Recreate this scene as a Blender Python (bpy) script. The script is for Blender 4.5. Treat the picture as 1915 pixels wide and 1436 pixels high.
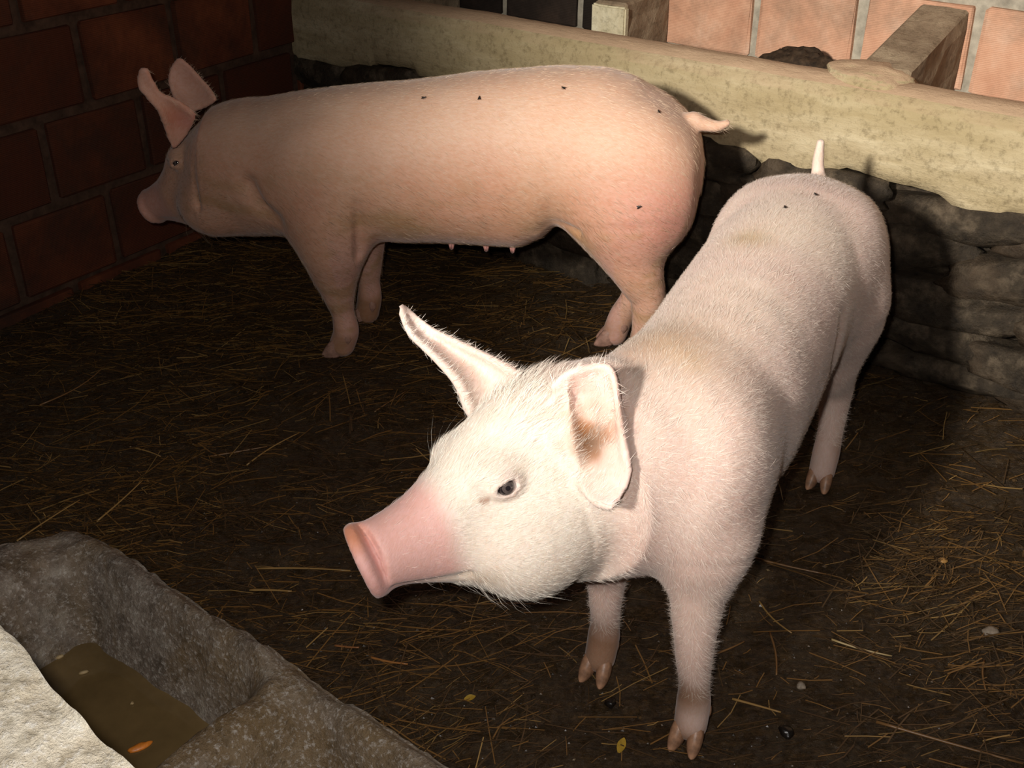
import bpy, bmesh, math, random, time
import numpy as np
from mathutils import Vector, Matrix
C = bpy.context.scene.collection
for o in list(bpy.data.objects): bpy.data.objects.remove(o)
rng = np.random.default_rng(7); random.seed(7)
# ================= camera, world, lamps, exposure =================
cam_d = bpy.data.cameras.new('camera'); cam = bpy.data.objects.new('camera', cam_d); C.objects.link(cam)
cam.location = (0, 0, 1.4); cam.rotation_euler = (math.radians(60), 0, 0)
cam_d.sensor_width = 36; cam_d.lens = 36*2050/1915; cam_d.clip_start = .02
SC = bpy.context.scene; SC.camera = cam
SC.view_settings.view_transform = 'Standard'; SC.view_settings.look = 'None'
SC.view_settings.exposure = 0.0; SC.view_settings.gamma = 1; SC.view_settings.use_curve_mapping = False
world = bpy.data.worlds.new('world'); SC.world = world; world.use_nodes = True
world.node_tree.nodes['Background'].inputs[0].default_value = (.75, .85, 1, 1)
world.node_tree.nodes['Background'].inputs[1].default_value = .018
def lamp(name, kind, loc, power, col, target=None, **k):
    d = bpy.data.lights.new(name, kind); o = bpy.data.objects.new(name, d); C.objects.link(o)
    o.location = loc; d.energy = power; d.color = col
    for a, v in k.items(): setattr(d, a, v)
    if target is not None: o.rotation_euler = (Vector(target)-Vector(loc)).to_track_quat('-Z', 'Y').to_euler()
    return o
lamp('camera_flash', 'SPOT', (-.055, .02, 1.455), 60, (1, .955, .915), (-.02, 1.9, .40), shadow_soft_size=.018, spot_size=math.radians(84), spot_blend=.55)
lamp('daylight_spot', 'SPOT', (-1.65, -1.05, 2.2), 1250, (1, .955, .885), (1.22, 2.66, 1.08), shadow_soft_size=.14, spot_size=math.radians(45), spot_blend=1)  # daylight from behind left; source unseen, cone aimed at the back right
# ================= helpers =================
def node_mat(name): 
    m = bpy.data.materials.new(name); m.use_nodes = True; nt = m.node_tree
    return m, nt, nt.nodes['Principled BSDF']
def N(nt, typ, **k):
    n = nt.nodes.new(typ)
    for a, v in k.items():
        if a in n.inputs: n.inputs[a].default_value = v
        else: setattr(n, a, v)
    return n
def ramp(nt, src, stops):
    r = nt.nodes.new('ShaderNodeValToRGB'); e = r.color_ramp.elements
    while len(e) < len(stops): e.new(.5)
    for i, (p, c) in enumerate(stops): e[i].position = p; e[i].color = tuple(c)+(1,) if len(c) == 3 else c
    nt.links.new(src, r.inputs[0]); return r.outputs[0]
def noise(nt, vec, scale, detail=4, rough=.6, dist=0):
    n = N(nt, 'ShaderNodeTexNoise'); n.inputs['Scale'].default_value = scale; n.inputs['Detail'].default_value = detail
    n.inputs['Roughness'].default_value = rough; n.inputs['Distortion'].default_value = dist
    nt.links.new(vec, n.inputs['Vector']); return n.outputs['Fac']
def mix(nt, fac, a, b, mode='MIX'):
    n = nt.nodes.new('ShaderNodeMix'); n.data_type = 'RGBA'; n.blend_type = mode
    for s, v in ((n.inputs[0], fac), (n.inputs[6], a), (n.inputs[7], b)):
        if hasattr(v, 'links') or hasattr(v, 'is_output'): nt.links.new(v, s)
        else: s.default_value = v if not isinstance(v, tuple) else (tuple(v)+(1,) if len(v) == 3 else v)
    return n.outputs[2]
def bump(nt, bs, h, strength, dist=.01, chain=None):
    b = nt.nodes.new('ShaderNodeBump'); b.inputs['Strength'].default_value = strength; b.inputs['Distance'].default_value = dist
    nt.links.new(h, b.inputs['Height'])
    if chain: nt.links.new(chain, b.inputs['Normal'])
    nt.links.new(b.outputs[0], bs.inputs['Normal']); return b.outputs[0]
def coord(nt, kind='Object'):
    return nt.nodes.new('ShaderNodeTexCoord').outputs[kind]
def scaled(nt, vec, s):
    m = nt.nodes.new('ShaderNodeMapping'); m.inputs['Scale'].default_value = s; nt.links.new(vec, m.inputs['Vector']); return m.outputs[0]
def attr(nt, name='Col'):
    a = nt.nodes.new('ShaderNodeAttribute'); a.attribute_name = name; return a.outputs['Color']
def rnd(nt): return nt.nodes.new('ShaderNodeObjectInfo').outputs['Random']
def mesh_obj(name, V, F, mat, parent=None, smooth=True, col=None):
    me = bpy.data.meshes.new(name); V = np.asarray(V, float)
    if isinstance(F, np.ndarray):
        k = F.shape[1]; me.vertices.add(len(V)); me.vertices.foreach_set('co', V.ravel())
        me.loops.add(F.size); me.loops.foreach_set('vertex_index', F.ravel().astype(np.int32))
        me.polygons.add(len(F)); me.polygons.foreach_set('loop_start', np.arange(0, F.size, k, dtype=np.int32))
        me.update(calc_edges=True)
    else: me.from_pydata([tuple(v) for v in V], [], F); me.update()
    me.polygons.foreach_set('use_smooth', np.full(len(me.polygons), smooth))
    if col is not None:
        a = me.color_attributes.new('Col', 'FLOAT_COLOR', 'POINT'); c = np.ones((len(V), 4), np.float32); c[:, :3] = col
        a.data.foreach_set('color', c.ravel())
    me.materials.append(mat); return link(name, me, parent)
def link(name, me, parent=None):
    o = bpy.data.objects.new(name, me); C.objects.link(o)
    if parent is not None: o.parent = parent
    return o
def tag(o, label, cat, group=None, kind=None):
    o['label'] = label; o['category'] = cat
    if group: o['group'] = group
    if kind: o['kind'] = kind
    return o
def structure(o, label, cat='structure'):
    o['kind'] = 'structure'; o['label'] = label; o['category'] = cat; return o
def empty(name, loc=(0, 0, 0), rz=0):
    o = bpy.data.objects.new(name, None); C.objects.link(o); o.location = loc; o.rotation_euler = (0, 0, rz); o.empty_display_size = .1; return o
_T = rng.random((64, 256, 256)).astype(np.float32)
def vn(x, y, seed=0):
    xi = np.floor(x).astype(int); yi = np.floor(y).astype(int); fx = x-xi; fy = y-yi
    fx = fx*fx*(3-2*fx); fy = fy*fy*(3-2*fy); T = _T[seed % 64]
    g = lambda a, b: T[(xi+a) & 255, (yi+b) & 255]
    return (g(0, 0)*(1-fx)+g(1, 0)*fx)*(1-fy)+(g(0, 1)*(1-fx)+g(1, 1)*fx)*fy-.5
def fbm(x, y, f, oct=4, seed=0, gain=.5):
    s = 0; a = 1
    for i in range(oct): s = s+a*vn(x*f+17.3*i, y*f+9.1*i, seed+i); f *= 2.03; a *= gain
    return s
def vn3(P, f, seed=0):
    return (vn(P[:, 0]*f, P[:, 1]*f+P[:, 2]*f*.31, seed)+vn(P[:, 1]*f, P[:, 2]*f, seed+1)+vn(P[:, 2]*f, P[:, 0]*f, seed+2))/1.7
def grid_faces(nu, nv):
    i = np.arange(nu-1)[:, None]*nv+np.arange(nv-1)[None]; return np.stack([i, i+nv, i+nv+1, i+1], -1).reshape(-1, 4)
# ================= materials =================
def skin_mat(name, fine, pinky):
    m, nt, b = node_mat(name); v = coord(nt)
    base = attr(nt)
    n1 = noise(nt, v, 9, 5, .65); n2 = noise(nt, scaled(nt, v, (60, 260, 120)), 1, 3, .6)
    c = mix(nt, ramp(nt, n1, [(.35, (0, 0, 0)), (.7, (.45, .45, .45))]), base, pinky, 'MULTIPLY')
    c = mix(nt, ramp(nt, n2, [(.35, (0, 0, 0)), (.75, (.55, .55, .55))]), c, fine, 'MULTIPLY')
    nt.links.new(c, b.inputs['Base Color'])
    b.inputs['Roughness'].default_value = .55; b.inputs['Specular IOR Level'].default_value = .25
    b.inputs['Subsurface Weight'].default_value = .12; b.inputs['Subsurface Radius'].default_value = (.012, .005, .003); b.inputs['Subsurface Scale'].default_value = 1
    b.inputs['Sheen Weight'].default_value = .25; b.inputs['Sheen Roughness'].default_value = .4
    h = bump(nt, b, noise(nt, scaled(nt, v, (110, 480, 260)), 1, 3, .65), .22, .004)
    bump(nt, b, noise(nt, v, 26, 3, .55), .10, .012, h)
    return m
SKIN_A = skin_mat('pale_skin', (.88, .78, .66), (.95, .80, .76)); SKIN_B = skin_mat('pink_skin', (.86, .68, .50), (.93, .78, .70))
def plain(name, col, rough=.6, spec=.4, var=.25, scale=30, bs=.2, **k):
    m, nt, b = node_mat(name); v = coord(nt)
    lo = tuple(max(0, c*(1-var)) for c in col); hi = tuple(min(1, c*(1+var)) for c in col)
    n = noise(nt, v, scale, 5, .65); nt.links.new(ramp(nt, n, [(.3, lo), (.7, hi)]), b.inputs['Base Color'])
    b.inputs['Roughness'].default_value = rough; b.inputs['Specular IOR Level'].default_value = spec
    if bs: bump(nt, b, n, bs, .004)
    for a, val in k.items(): b.inputs[a.replace('_', ' ')].default_value = val
    return m
HOOF = plain('hoof_horn', (.40, .215, .125), .42, .5, .5, 45, .2)
HOOF_B = plain('pink_hoof_horn', (.40, .225, .165), .5, .4, .35, 60, .2)
EYE = plain('eye', (.018, .014, .016), .04, .9, .2, 40, 0)
IRIS = plain('eye_iris', (.09, .07, .065), .06, .9, .35, 200, 0)
def hair_mat(name, col):
    m, nt, b = node_mat(name); nt.links.new(attr(nt), b.inputs['Base Color']); b.inputs['Roughness'].default_value = .45; b.inputs['Specular IOR Level'].default_value = .3
    return m
HAIR_A = hair_mat('white_bristle', (.86, .80, .70)); HAIR_B = hair_mat('tan_bristle', (.66, .47, .30))
def attr_mat(name, rough, spec, bs=0, scale=200):
    m, nt, b = node_mat(name); nt.links.new(attr(nt), b.inputs['Base Color']); b.inputs['Roughness'].default_value = rough; b.inputs['Specular IOR Level'].default_value = spec
    if bs: bump(nt, b, noise(nt, coord(nt), scale, 4), bs, .004)
    return m
STRAW = attr_mat('wet_straw', .36, .5)
def muck_mat():
    m, nt, b = node_mat('wet_muck'); v = coord(nt)
    n1 = noise(nt, v, 5, 6, .7); n2 = noise(nt, v, 70, 6, .75, .6); n3 = noise(nt, scaled(nt, v, (1, 3.2, 1)), 34, 5, .7, 1.0)
    c = mix(nt, .5, ramp(nt, n3, [(.30, (.007, .004, .002)), (.52, (.060, .034, .015)), (.70, (.19, .105, .040))]),
            ramp(nt, n2, [(.32, (.007, .005, .003)), (.52, (.050, .030, .014)), (.70, (.17, .105, .048))]))
    c = mix(nt, ramp(nt, n1, [(.38, (0, 0, 0)), (.65, (.75, .75, .75))]), c, mix(nt, .5, c, (.090, .062, .032)))
    nt.links.new(c, b.inputs['Base Color'])
    nt.links.new(ramp(nt, noise(nt, v, 24, 4, .6), [(.38, (.10, .10, .10)), (.6, (.60, .60, .60))]), b.inputs['Roughness'])
    b.inputs['Specular IOR Level'].default_value = .4
    h = bump(nt, b, n2, .9, .012); bump(nt, b, noise(nt, v, 240, 3, .6), .55, .004, h)
    return m
MUCK = muck_mat()
def brick_mat(name, lo, mid, hi, dirt, dfac, groove=.35, gscale=62):
    m, nt, b = node_mat(name); v = coord(nt); w = nt.nodes.new('ShaderNodeNewGeometry').outputs['Position']
    n = noise(nt, w, 7, 6, .65); base = ramp(nt, n, [(.3, lo), (.52, mid), (.72, hi)])
    r = rnd(nt); base = mix(nt, ramp(nt, r, [(.15, (0, 0, 0)), (1, (1, 1, 1))]), base, lo)
    base = mix(nt, ramp(nt, noise(nt, w, 3.1, 7, .72, .4), [(.46, (0, 0, 0)), (.68, (dfac, dfac, dfac))]), base, dirt)
    wv = N(nt, 'ShaderNodeTexWave', bands_direction='Z'); wv.inputs['Scale'].default_value = gscale; wv.inputs['Distortion'].default_value = 1.2
    wv.inputs['Detail'].default_value = 2; wv.inputs['Detail Scale'].default_value = 3; nt.links.new(v, wv.inputs['Vector'])
    base = mix(nt, ramp(nt, wv.outputs['Fac'], [(.25, (.42, .42, .42)), (.6, (0, 0, 0))]), base, mix(nt, 1, base, (.55, .5, .48), 'MULTIPLY'))
    nt.links.new(base, b.inputs['Base Color']); b.inputs['Roughness'].default_value = .85; b.inputs['Specular IOR Level'].default_value = .2
    h = bump(nt, b, wv.outputs['Fac'], groove, .003); bump(nt, b, noise(nt, w, 60, 5, .7), .35, .006, h)
    return m
BRICK_L = brick_mat('red_brick', (.085, .026, .013), (.165, .049, .022), (.28, .085, .034), (.045, .026, .018), .8)
BRICK_D = brick_mat('shaded_brick', (.020, .014, .010), (.045, .030, .022), (.085, .052, .036), (.012, .009, .007), .8, .3, 62)  # dark bricks for the back wall's left stretch: shade put into their colour
BRICK_R = brick_mat('salmon_brick', (.50, .25, .15), (.63, .355, .225), (.71, .48, .34), (.27, .175, .115), .85, .12, 70)
MORTAR_L = plain('dirty_mortar', (.070, .040, .026), .9, .2, .5, 25, .6)
MORTAR_R = plain('grey_mortar', (.34, .30, .23), .9, .2, .35, 25, .6)
def concrete_mat(name, cols, moss, mfac, scale=14, pit=.5, rough=.85, speck=None, dust=None, stretch=(1, 1, 1)):
    m, nt, b = node_mat(name); v = coord(nt)
    n = noise(nt, scaled(nt, v, stretch), scale, 7, .7); n4 = noise(nt, scaled(nt, v, stretch), 3.2, 6, .7, .5)
    c = ramp(nt, n, [(.28, cols[0]), (.5, cols[1]), (.72, cols[2])])
    c = mix(nt, ramp(nt, n4, [(.45, (0, 0, 0)), (.62, (mfac,)*3)]), c, moss)
    nf = noise(nt, v, 130, 5, .75)
    if speck: c = mix(nt, ramp(nt, nf, [(.52, (0, 0, 0)), (.66, (.8,)*3)]), c, speck)
    c = mix(nt, ramp(nt, noise(nt, v, 55, 6, .75), [(.33, (.65,)*3), (.5, (0, 0, 0))]), c, mix(nt, 1, c, (.42, .40, .36), 'MULTIPLY'))
    if dust:   # dust settled on faces that point up
        sx = nt.nodes.new('ShaderNodeSeparateXYZ'); nt.links.new(nt.nodes.new('ShaderNodeNewGeometry').outputs['True Normal'], sx.inputs[0])
        c = mix(nt, ramp(nt, sx.outputs[2], [(.35, (0, 0, 0)), (.85, (.8,)*3)]), c, mix(nt, n, tuple(.7*q for q in dust), tuple(1.3*q for q in dust)))
    nt.links.new(c, b.inputs['Base Color']); b.inputs['Roughness'].default_value = rough; b.inputs['Specular IOR Level'].default_value = .3
    h = bump(nt, b, nf, pit, .005); bump(nt, b, n, .5, .015, h)
    return m
SLAB = concrete_mat('weathered_concrete', [(.34, .26, .145), (.46, .365, .215), (.60, .50, .32)], (.34, .26, .125), .55, dust=(.46, .30, .19), stretch=(.30, 1, 1.3))
PART = concrete_mat('brown_concrete', [(.20, .14, .085), (.30, .22, .14), (.40, .31, .20)], (.22, .16, .10), .6)
TROUGH = concrete_mat('wet_concrete', [(.095, .072, .052), (.23, .185, .145), (.46, .41, .34)], (.20, .125, .048), .7, 18, 1.0, .5, (.56, .51, .45))
LEDGE = concrete_mat('pale_plaster', [(.48, .40, .28), (.70, .62, .48), (.82, .76, .63)], (.50, .42, .27), .5, 30, .9, .9, (.86, .82, .74))
STONE = concrete_mat('mucky_stone', [(.010, .007, .0045), (.050, .036, .022), (.175, .130, .084)], (.055, .034, .018), .75, 13, 1.0, .5)
WATER = plain('murky_water', (.135, .088, .036), .06, .5, .25, 8, 0)
# ================= implicit-surface modelling of the pigs =================
# ---------- numpy implicit-surface toolkit ----------
def cub(xs, ys, x):
    """smooth (Catmull-Rom/Hermite, monotone-limited) interpolation"""
    xs=np.asarray(xs,float); ys=np.asarray(ys,float)
    d=np.diff(ys)/np.diff(xs); m=np.empty_like(ys); m[0]=d[0]; m[-1]=d[-1]
    for i in range(1,len(ys)-1):
        m[i]=0 if d[i-1]*d[i]<=0 else 2*d[i-1]*d[i]/(d[i-1]+d[i])
    x=np.clip(x,xs[0],xs[-1]); i=np.clip(np.searchsorted(xs,x)-1,0,len(xs)-2)
    h=xs[i+1]-xs[i]; t=(x-xs[i])/h
    return ((1+2*t)*(1-t)**2*ys[i]+t*(1-t)**2*h*m[i]+t*t*(3-2*t)*ys[i+1]+t*t*(t-1)*h*m[i+1])
class Field:
    def __init__(s, lo, hi, vox):
        s.lo=np.asarray(lo,float); s.v=vox
        s.n=np.ceil((np.asarray(hi,float)-s.lo)/vox).astype(int)+1
        s.d=np.full(s.n,0.5,np.float32)
    def sub(s, lo, hi, pad):
        a=np.clip(np.floor((np.asarray(lo)-pad-s.lo)/s.v).astype(int),0,s.n-1)
        b=np.clip(np.ceil((np.asarray(hi)+pad-s.lo)/s.v).astype(int)+1,1,s.n)
        sl=tuple(slice(i,j) for i,j in zip(a,b))
        g=[(np.arange(i,j)*s.v+o).astype(np.float32) for i,j,o in zip(a,b,s.lo)]
        return sl, g[0][:,None,None], g[1][None,:,None], g[2][None,None,:]
    def add(s, sl, d, k):
        o=s.d[sl]; h=np.clip(.5+.5*(o-d)/k,0,1); s.d[sl]=(o+(d-o)*h-k*h*(1-h)).astype(np.float32)
    def cut(s, sl, d, k):      # smooth subtraction
        o=s.d[sl]; h=np.clip(.5-.5*(o+d)/k,0,1); s.d[sl]=(o+(-d-o)*h+k*h*(1-h)).astype(np.float32)
    def cone(s, a, b, ra, rb, k=.02, flat=None, cut=False):
        """round cone a->b; flat=(unit axis, factor): stretch cross-section along an axis by factor"""
        a=np.asarray(a,float); b=np.asarray(b,float); R=max(ra,rb)*(flat[1] if flat else 1)
        R=max(R,ra,rb)
        sl,x,y,z=s.sub(np.minimum(a,b)-R,np.maximum(a,b)+R,k*1.2+.02)
        ba=b-a; L2=max(float(ba@ba),1e-9)
        px,py,pz=x-a[0],y-a[1],z-a[2]
        t=np.clip((px*ba[0]+py*ba[1]+pz*ba[2])/L2,0,1)
        qx,qy,qz=px-t*ba[0],py-t*ba[1],pz-t*ba[2]
        if flat:
            u=np.asarray(flat[0],float); c=qx*u[0]+qy*u[1]+qz*u[2]; f=(1-1/flat[1])*c
            qx=qx-f*u[0]; qy=qy-f*u[1]; qz=qz-f*u[2]
        d=np.sqrt(qx*qx+qy*qy+qz*qz)-(ra+(rb-ra)*t)
        (s.cut if cut else s.add)(sl,d,k)
    def chain(s, pts, k=.02, flat=None, cut=False):
        """smooth tapered tube through (x,y,z,r) points, joined to the field once"""
        Q=np.array(pts,float); L=np.r_[0,np.cumsum(np.linalg.norm(np.diff(Q[:,:3],axis=0),axis=1))]
        if len(Q)>2:
            u=np.unique(np.r_[L,np.linspace(0,L[-1],4*len(Q))]); Q=np.stack([cub(L,Q[:,i],u) for i in range(4)],1)
        R=Q[:,3].max()*(flat[1] if flat else 1)
        sl,x,y,z=s.sub(Q[:,:3].min(0)-R,Q[:,:3].max(0)+R,k*1.2+.02); out=None
        for p,q in zip(Q[:-1],Q[1:]):
            ba=q[:3]-p[:3]; L2=max(float(ba@ba),1e-9); px,py,pz=x-p[0],y-p[1],z-p[2]
            t=np.clip((px*ba[0]+py*ba[1]+pz*ba[2])/L2,0,1)
            qx,qy,qz=px-t*ba[0],py-t*ba[1],pz-t*ba[2]
            if flat:
                w=np.asarray(flat[0],float); c=(qx*w[0]+qy*w[1]+qz*w[2])*(1-1/flat[1]); qx=qx-c*w[0]; qy=qy-c*w[1]; qz=qz-c*w[2]
            d=np.sqrt(qx*qx+qy*qy+qz*qz)-(p[3]+(q[3]-p[3])*t)
            out=d if out is None else np.minimum(out,d)
        (s.cut if cut else s.add)(sl,out,k)
    def ell(s, c, r, M=None, k=.03, cut=False):
        c=np.asarray(c,float); r=np.asarray(r,float); R=r.max()
        sl,x,y,z=s.sub(c-R,c+R,k*1.2+.02)
        px,py,pz=x-c[0],y-c[1],z-c[2]
        if M is not None:
            px,py,pz=[M[0][i]*px+M[1][i]*py+M[2][i]*pz for i in range(3)]   # columns of M = local axes
        k0=np.sqrt((px/r[0])**2+(py/r[1])**2+(pz/r[2])**2)
        k1=np.sqrt((px/r[0]**2)**2+(py/r[1]**2)**2+(pz/r[2]**2)**2)+1e-6
        d=np.where(k0<.3,(k0-1)*r.min(),k0*(k0-1)/k1)
        (s.cut if cut else s.add)(sl,d,k)
    def loft(s, prof, M, o, k=.03, p=2.2):
        """prof rows: x, ztop, zbot, w, ycentre ; M columns = axes, o origin"""
        pr=np.asarray(prof,float); X=pr[:,0]
        cs=[]
        for r in pr:
            for yy in (-r[3]+r[4],r[3]+r[4]):
                for zz in (r[1],r[2]): cs.append(o+M@np.array([r[0],yy,zz]))
        cs=np.array(cs); sl,x,y,z=s.sub(cs.min(0),cs.max(0),k*1.2+.03)
        px,py,pz=x-o[0],y-o[1],z-o[2]
        lx,ly,lz=[(M[0,i]*px+M[1,i]*py+M[2,i]*pz) for i in range(3)]
        zt,zb,w,yc=[cub(X,pr[:,i],lx).astype(np.float32) for i in (1,2,3,4)]
        hz=(zt-zb)/2; zc=(zt+zb)/2
        f=((np.abs(ly-yc)/w)**p+(np.abs(lz-zc)/hz)**p)**(1/p)-1
        d=f*np.minimum(w,hz)*.92
        dx=np.maximum(np.maximum(X[0]-lx,lx-X[-1]),0)
        d=np.where(dx>0,np.hypot(np.maximum(d,0),dx),d)
        s.add(sl,d,k)
    def sheet(s, P, T, k=.01):
        """P (n,3) sample points of a sheet, T radius per point"""
        R=T.max(); sl,x,y,z=s.sub(P.min(0)-R,P.max(0)+R,k*1.2+.01)
        sh=np.broadcast_shapes(x.shape,y.shape,z.shape)
        Q=np.stack([np.broadcast_to(a,sh).ravel() for a in (x,y,z)],1).astype(np.float32)
        out=np.empty(len(Q),np.float32); P=P.astype(np.float32); T=T.astype(np.float32)
        pp=(P*P).sum(1)
        for i in range(0,len(Q),8192):
            q=Q[i:i+8192]; d2=(q*q).sum(1)[:,None]+pp[None]-2*q@P.T
            out[i:i+8192]=(np.sqrt(np.maximum(d2,0))-T).min(1)
        s.add(sl,out.reshape(sh),k)
    def mesh(s, smooth=3):
        D=s.d; nx,ny,nz=D.shape; ins=D<0
        # surface nets
        acc=np.zeros((nx-1,ny-1,nz-1,3),np.float32); cnt=np.zeros((nx-1,ny-1,nz-1),np.float32)
        c=[(i,j,k) for i in (0,1) for j in (0,1) for k in (0,1)]
        sv=lambda A,o:A[o[0]:nx-1+o[0],o[1]:ny-1+o[1],o[2]:nz-1+o[2]]
        anyi=np.zeros((nx-1,ny-1,nz-1),bool); alli=np.ones_like(anyi)
        for o in c: q=sv(ins,o); anyi|=q; alli&=q
        act=anyi&~alli; idx=np.argwhere(act); vid=np.full(act.shape,-1,np.int64); vid[act]=np.arange(len(idx))
        pos=np.zeros((len(idx),3)); n=np.zeros(len(idx))
        val={o:D[idx[:,0]+o[0],idx[:,1]+o[1],idx[:,2]+o[2]] for o in c}
        for a in c:
            for ax in range(3):
                if a[ax]==0:
                    b=list(a); b[ax]=1; b=tuple(b); va,vb=val[a],val[b]; m=(va<0)!=(vb<0)
                    t=np.where(m,va/np.where(m,va-vb,1),0); q=np.tile(np.array(a,float),(len(idx),1)); q[:,ax]+=t
                    pos+=np.where(m[:,None],q,0); n+=m
        pos=pos/n[:,None]+idx; V=pos*s.v+s.lo
        F=[]
        for ax in range(3):
            u,v=[(1,2),(2,0),(0,1)][ax]
            A=ins; s0=[slice(None)]*3; s1=[slice(None)]*3
            s0[ax]=slice(0,-1); s1[ax]=slice(1,None)
            for e in (u,v): s0[e]=s1[e]=slice(1,-1)
            a0=A[tuple(s0)]; a1=A[tuple(s1)]; e=np.argwhere(a0!=a1); fl=a0[a0!=a1]
            off=np.zeros(3,int); off[u]=1; off[v]=1; e=e+off
            g=lambda du,dv:vid[tuple((e+np.eye(3,dtype=int)[u]*du+np.eye(3,dtype=int)[v]*dv).T)]
            q=np.stack([g(-1,-1),g(0,-1),g(0,0),g(-1,0)],1)
            q[~fl]=q[~fl][:,::-1]; F.append(q)
        F=np.concatenate(F); F=F[(F>=0).all(1)]
        # keep vertices used
        E=np.concatenate([F[:,[i,(i+1)%4]] for i in range(4)]); N=len(V)
        deg=np.bincount(E.ravel(),minlength=N).astype(float)
        for it in range(smooth):
            for lam in (.55,-.57):
                S=np.stack([np.bincount(E[:,0],V[E[:,1],i],N)+np.bincount(E[:,1],V[E[:,0],i],N) for i in range(3)],1)
                V=V+lam*(S/np.maximum(deg,1)[:,None]-V)
        return V,F
def ear_pts(rows, nu=44, nv=26):
    """rows: list of (edgeA, mid, edgeB) 3-D points base->tip"""
    R=np.array(rows,float); s=np.linspace(0,1,len(R)); u=np.linspace(0,1,nu)
    C=np.stack([np.stack([cub(s,R[:,j,i],u) for i in range(3)],1) for j in range(3)],1)  # nu,3,3
    v=np.linspace(-1,1,nv)[None,:,None]
    a,m,b=C[:,None,0],C[:,None,1],C[:,None,2]
    return (a*v*(v-1)/2+m*(1-v*v)+b*v*(v+1)/2),u
def rot(yaw,pitch,roll):
    """columns = forward,left,up ; pitch>0 looks down ; roll>0 = left side up?"""
    cy,sy=np.cos(yaw),np.sin(yaw); cp,sp=np.cos(pitch),np.sin(pitch); cr,sr=np.cos(roll),np.sin(roll)
    Z=np.array([[cy,-sy,0],[sy,cy,0],[0,0,1]]); Y=np.array([[cp,0,sp],[0,1,0],[-sp,0,cp]]); X=np.array([[1,0,0],[0,cr,-sr],[0,sr,cr]])
    return Z@Y@X
def pig_field(P):
    f=Field(P['lo'],P['hi'],P['vox']); I=np.eye(3); z0=np.zeros(3)
    f.loft(P['torso'],I,z0,k=.001,p=2.15)
    for e in P['masses']: f.ell(e[0],e[1],e[2] if len(e)>2 else None,k=e[3] if len(e)>3 else .06)
    for ch in P['fore']: f.chain(ch,k=.035)
    for ch in P['hind']: f.chain(ch,k=.045)
    # head
    M=rot(*P['head_rot']); o=np.asarray(P['head_o'],float)
    H=lambda p:o+M@np.asarray(p,float)
    f.chain(P['neck'],k=.05,flat=P.get('neck_flat'))
    f.loft(P['head'],M,o,k=.05,p=2.1)
    for sgn in (1,-1):
        f.ell(H((.10,sgn*.072,-.095)),(.085,.055,.07),M,k=.05)      # jowl / cheek
        f.ell(H((P['eye'][0]+.005,sgn*(P['eye'][1]-.022),P['eye'][2]+.018)),(.030,.022,.016),M,k=.03)      # brow
    L=P['snout']; S=rot(P.get('snout_yaw',0),P.get('snout_tilt',-.15),0); MS=M@S
    c=H(L); f.ell(c,(.013*P.get('ss',1),.054*P.get('ss',1),.055*P.get('ss',1)),MS,k=.012)   # snout disc
    f.chain([tuple(c+MS@np.array([.006,.047*P.get('ss',1)*np.sin(a),.048*P.get('ss',1)*np.cos(a)]))+(.0075,) for a in np.linspace(-2.4,2.4,15)],k=.006)   # raised rim, open below
    for sgn in (1,-1):
        f.ell(c+MS@np.array([.012,sgn*.019,-.006]),(.016,.0085,.0135),MS,k=.005,cut=True)
        e=H((P['eye'][0],sgn*P['eye'][1],P['eye'][2]))
        f.ell(e,(.024,.018,.017),M,k=.012)                          # lids
        f.ell(e+M@np.array([.001,sgn*.010,0]),(.0165,.016,P.get('lid',.0088)),M@rot(0,.12,0),k=.004,cut=True)
        # mouth line
        hp=np.array(P['head']); mp=[]
        for a,cc in P.get('mouth',[(.312,-.076),(.285,-.084),(.255,-.092),(.225,-.096),(.205,-.092)]):
            zt,zb,w=[float(cub(hp[:,0],hp[:,i],np.array([a]))[0]) for i in (1,2,3)]
            u=min(abs((cc-(zt+zb)/2)/((zt-zb)/2)),.98); mp.append((a,w*(1-u**2.1)**(1/2.1)+.001,cc))
        f.chain([tuple(H((a,sgn*b,cc)))+(.003,) for a,b,cc in mp],k=.010,cut=True)
    ears=[]
    for rows in P['ears']:
        W=np.array(rows)
        pts,u=ear_pts(W); vv=np.linspace(-1,1,pts.shape[1])
        T=np.tile((.0085-.0035*u)[:,None],(1,pts.shape[1]))*(1-.25*np.abs(vv)[None]**2)
        f.sheet(pts.reshape(-1,3),T.ravel(),k=.018); ears.append(pts)
        for col,rr in ((0,P.get('rim',.0062)),(-1,P.get('rim',.0062)*.8)):       # rolled rims
            E=pts[3::3,col]; f.chain([tuple(q)+(rr*(1-.4*i/len(E)),) for i,q in enumerate(E)],k=.008)
        nr=pts[int(.20*len(pts)),int(.55*pts.shape[1])]
    for c,r,k in P.get('hollows',[]): f.ell(c,(r,r,r),k=k,cut=True)
    for ch in P.get('ridges',[]): f.chain(ch,k=.008)
    f.chain(P['tail'],k=.015)
    for c in P['cuts']: f.chain(c[0],k=c[1],cut=True)
    return f,M,o,ears
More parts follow.
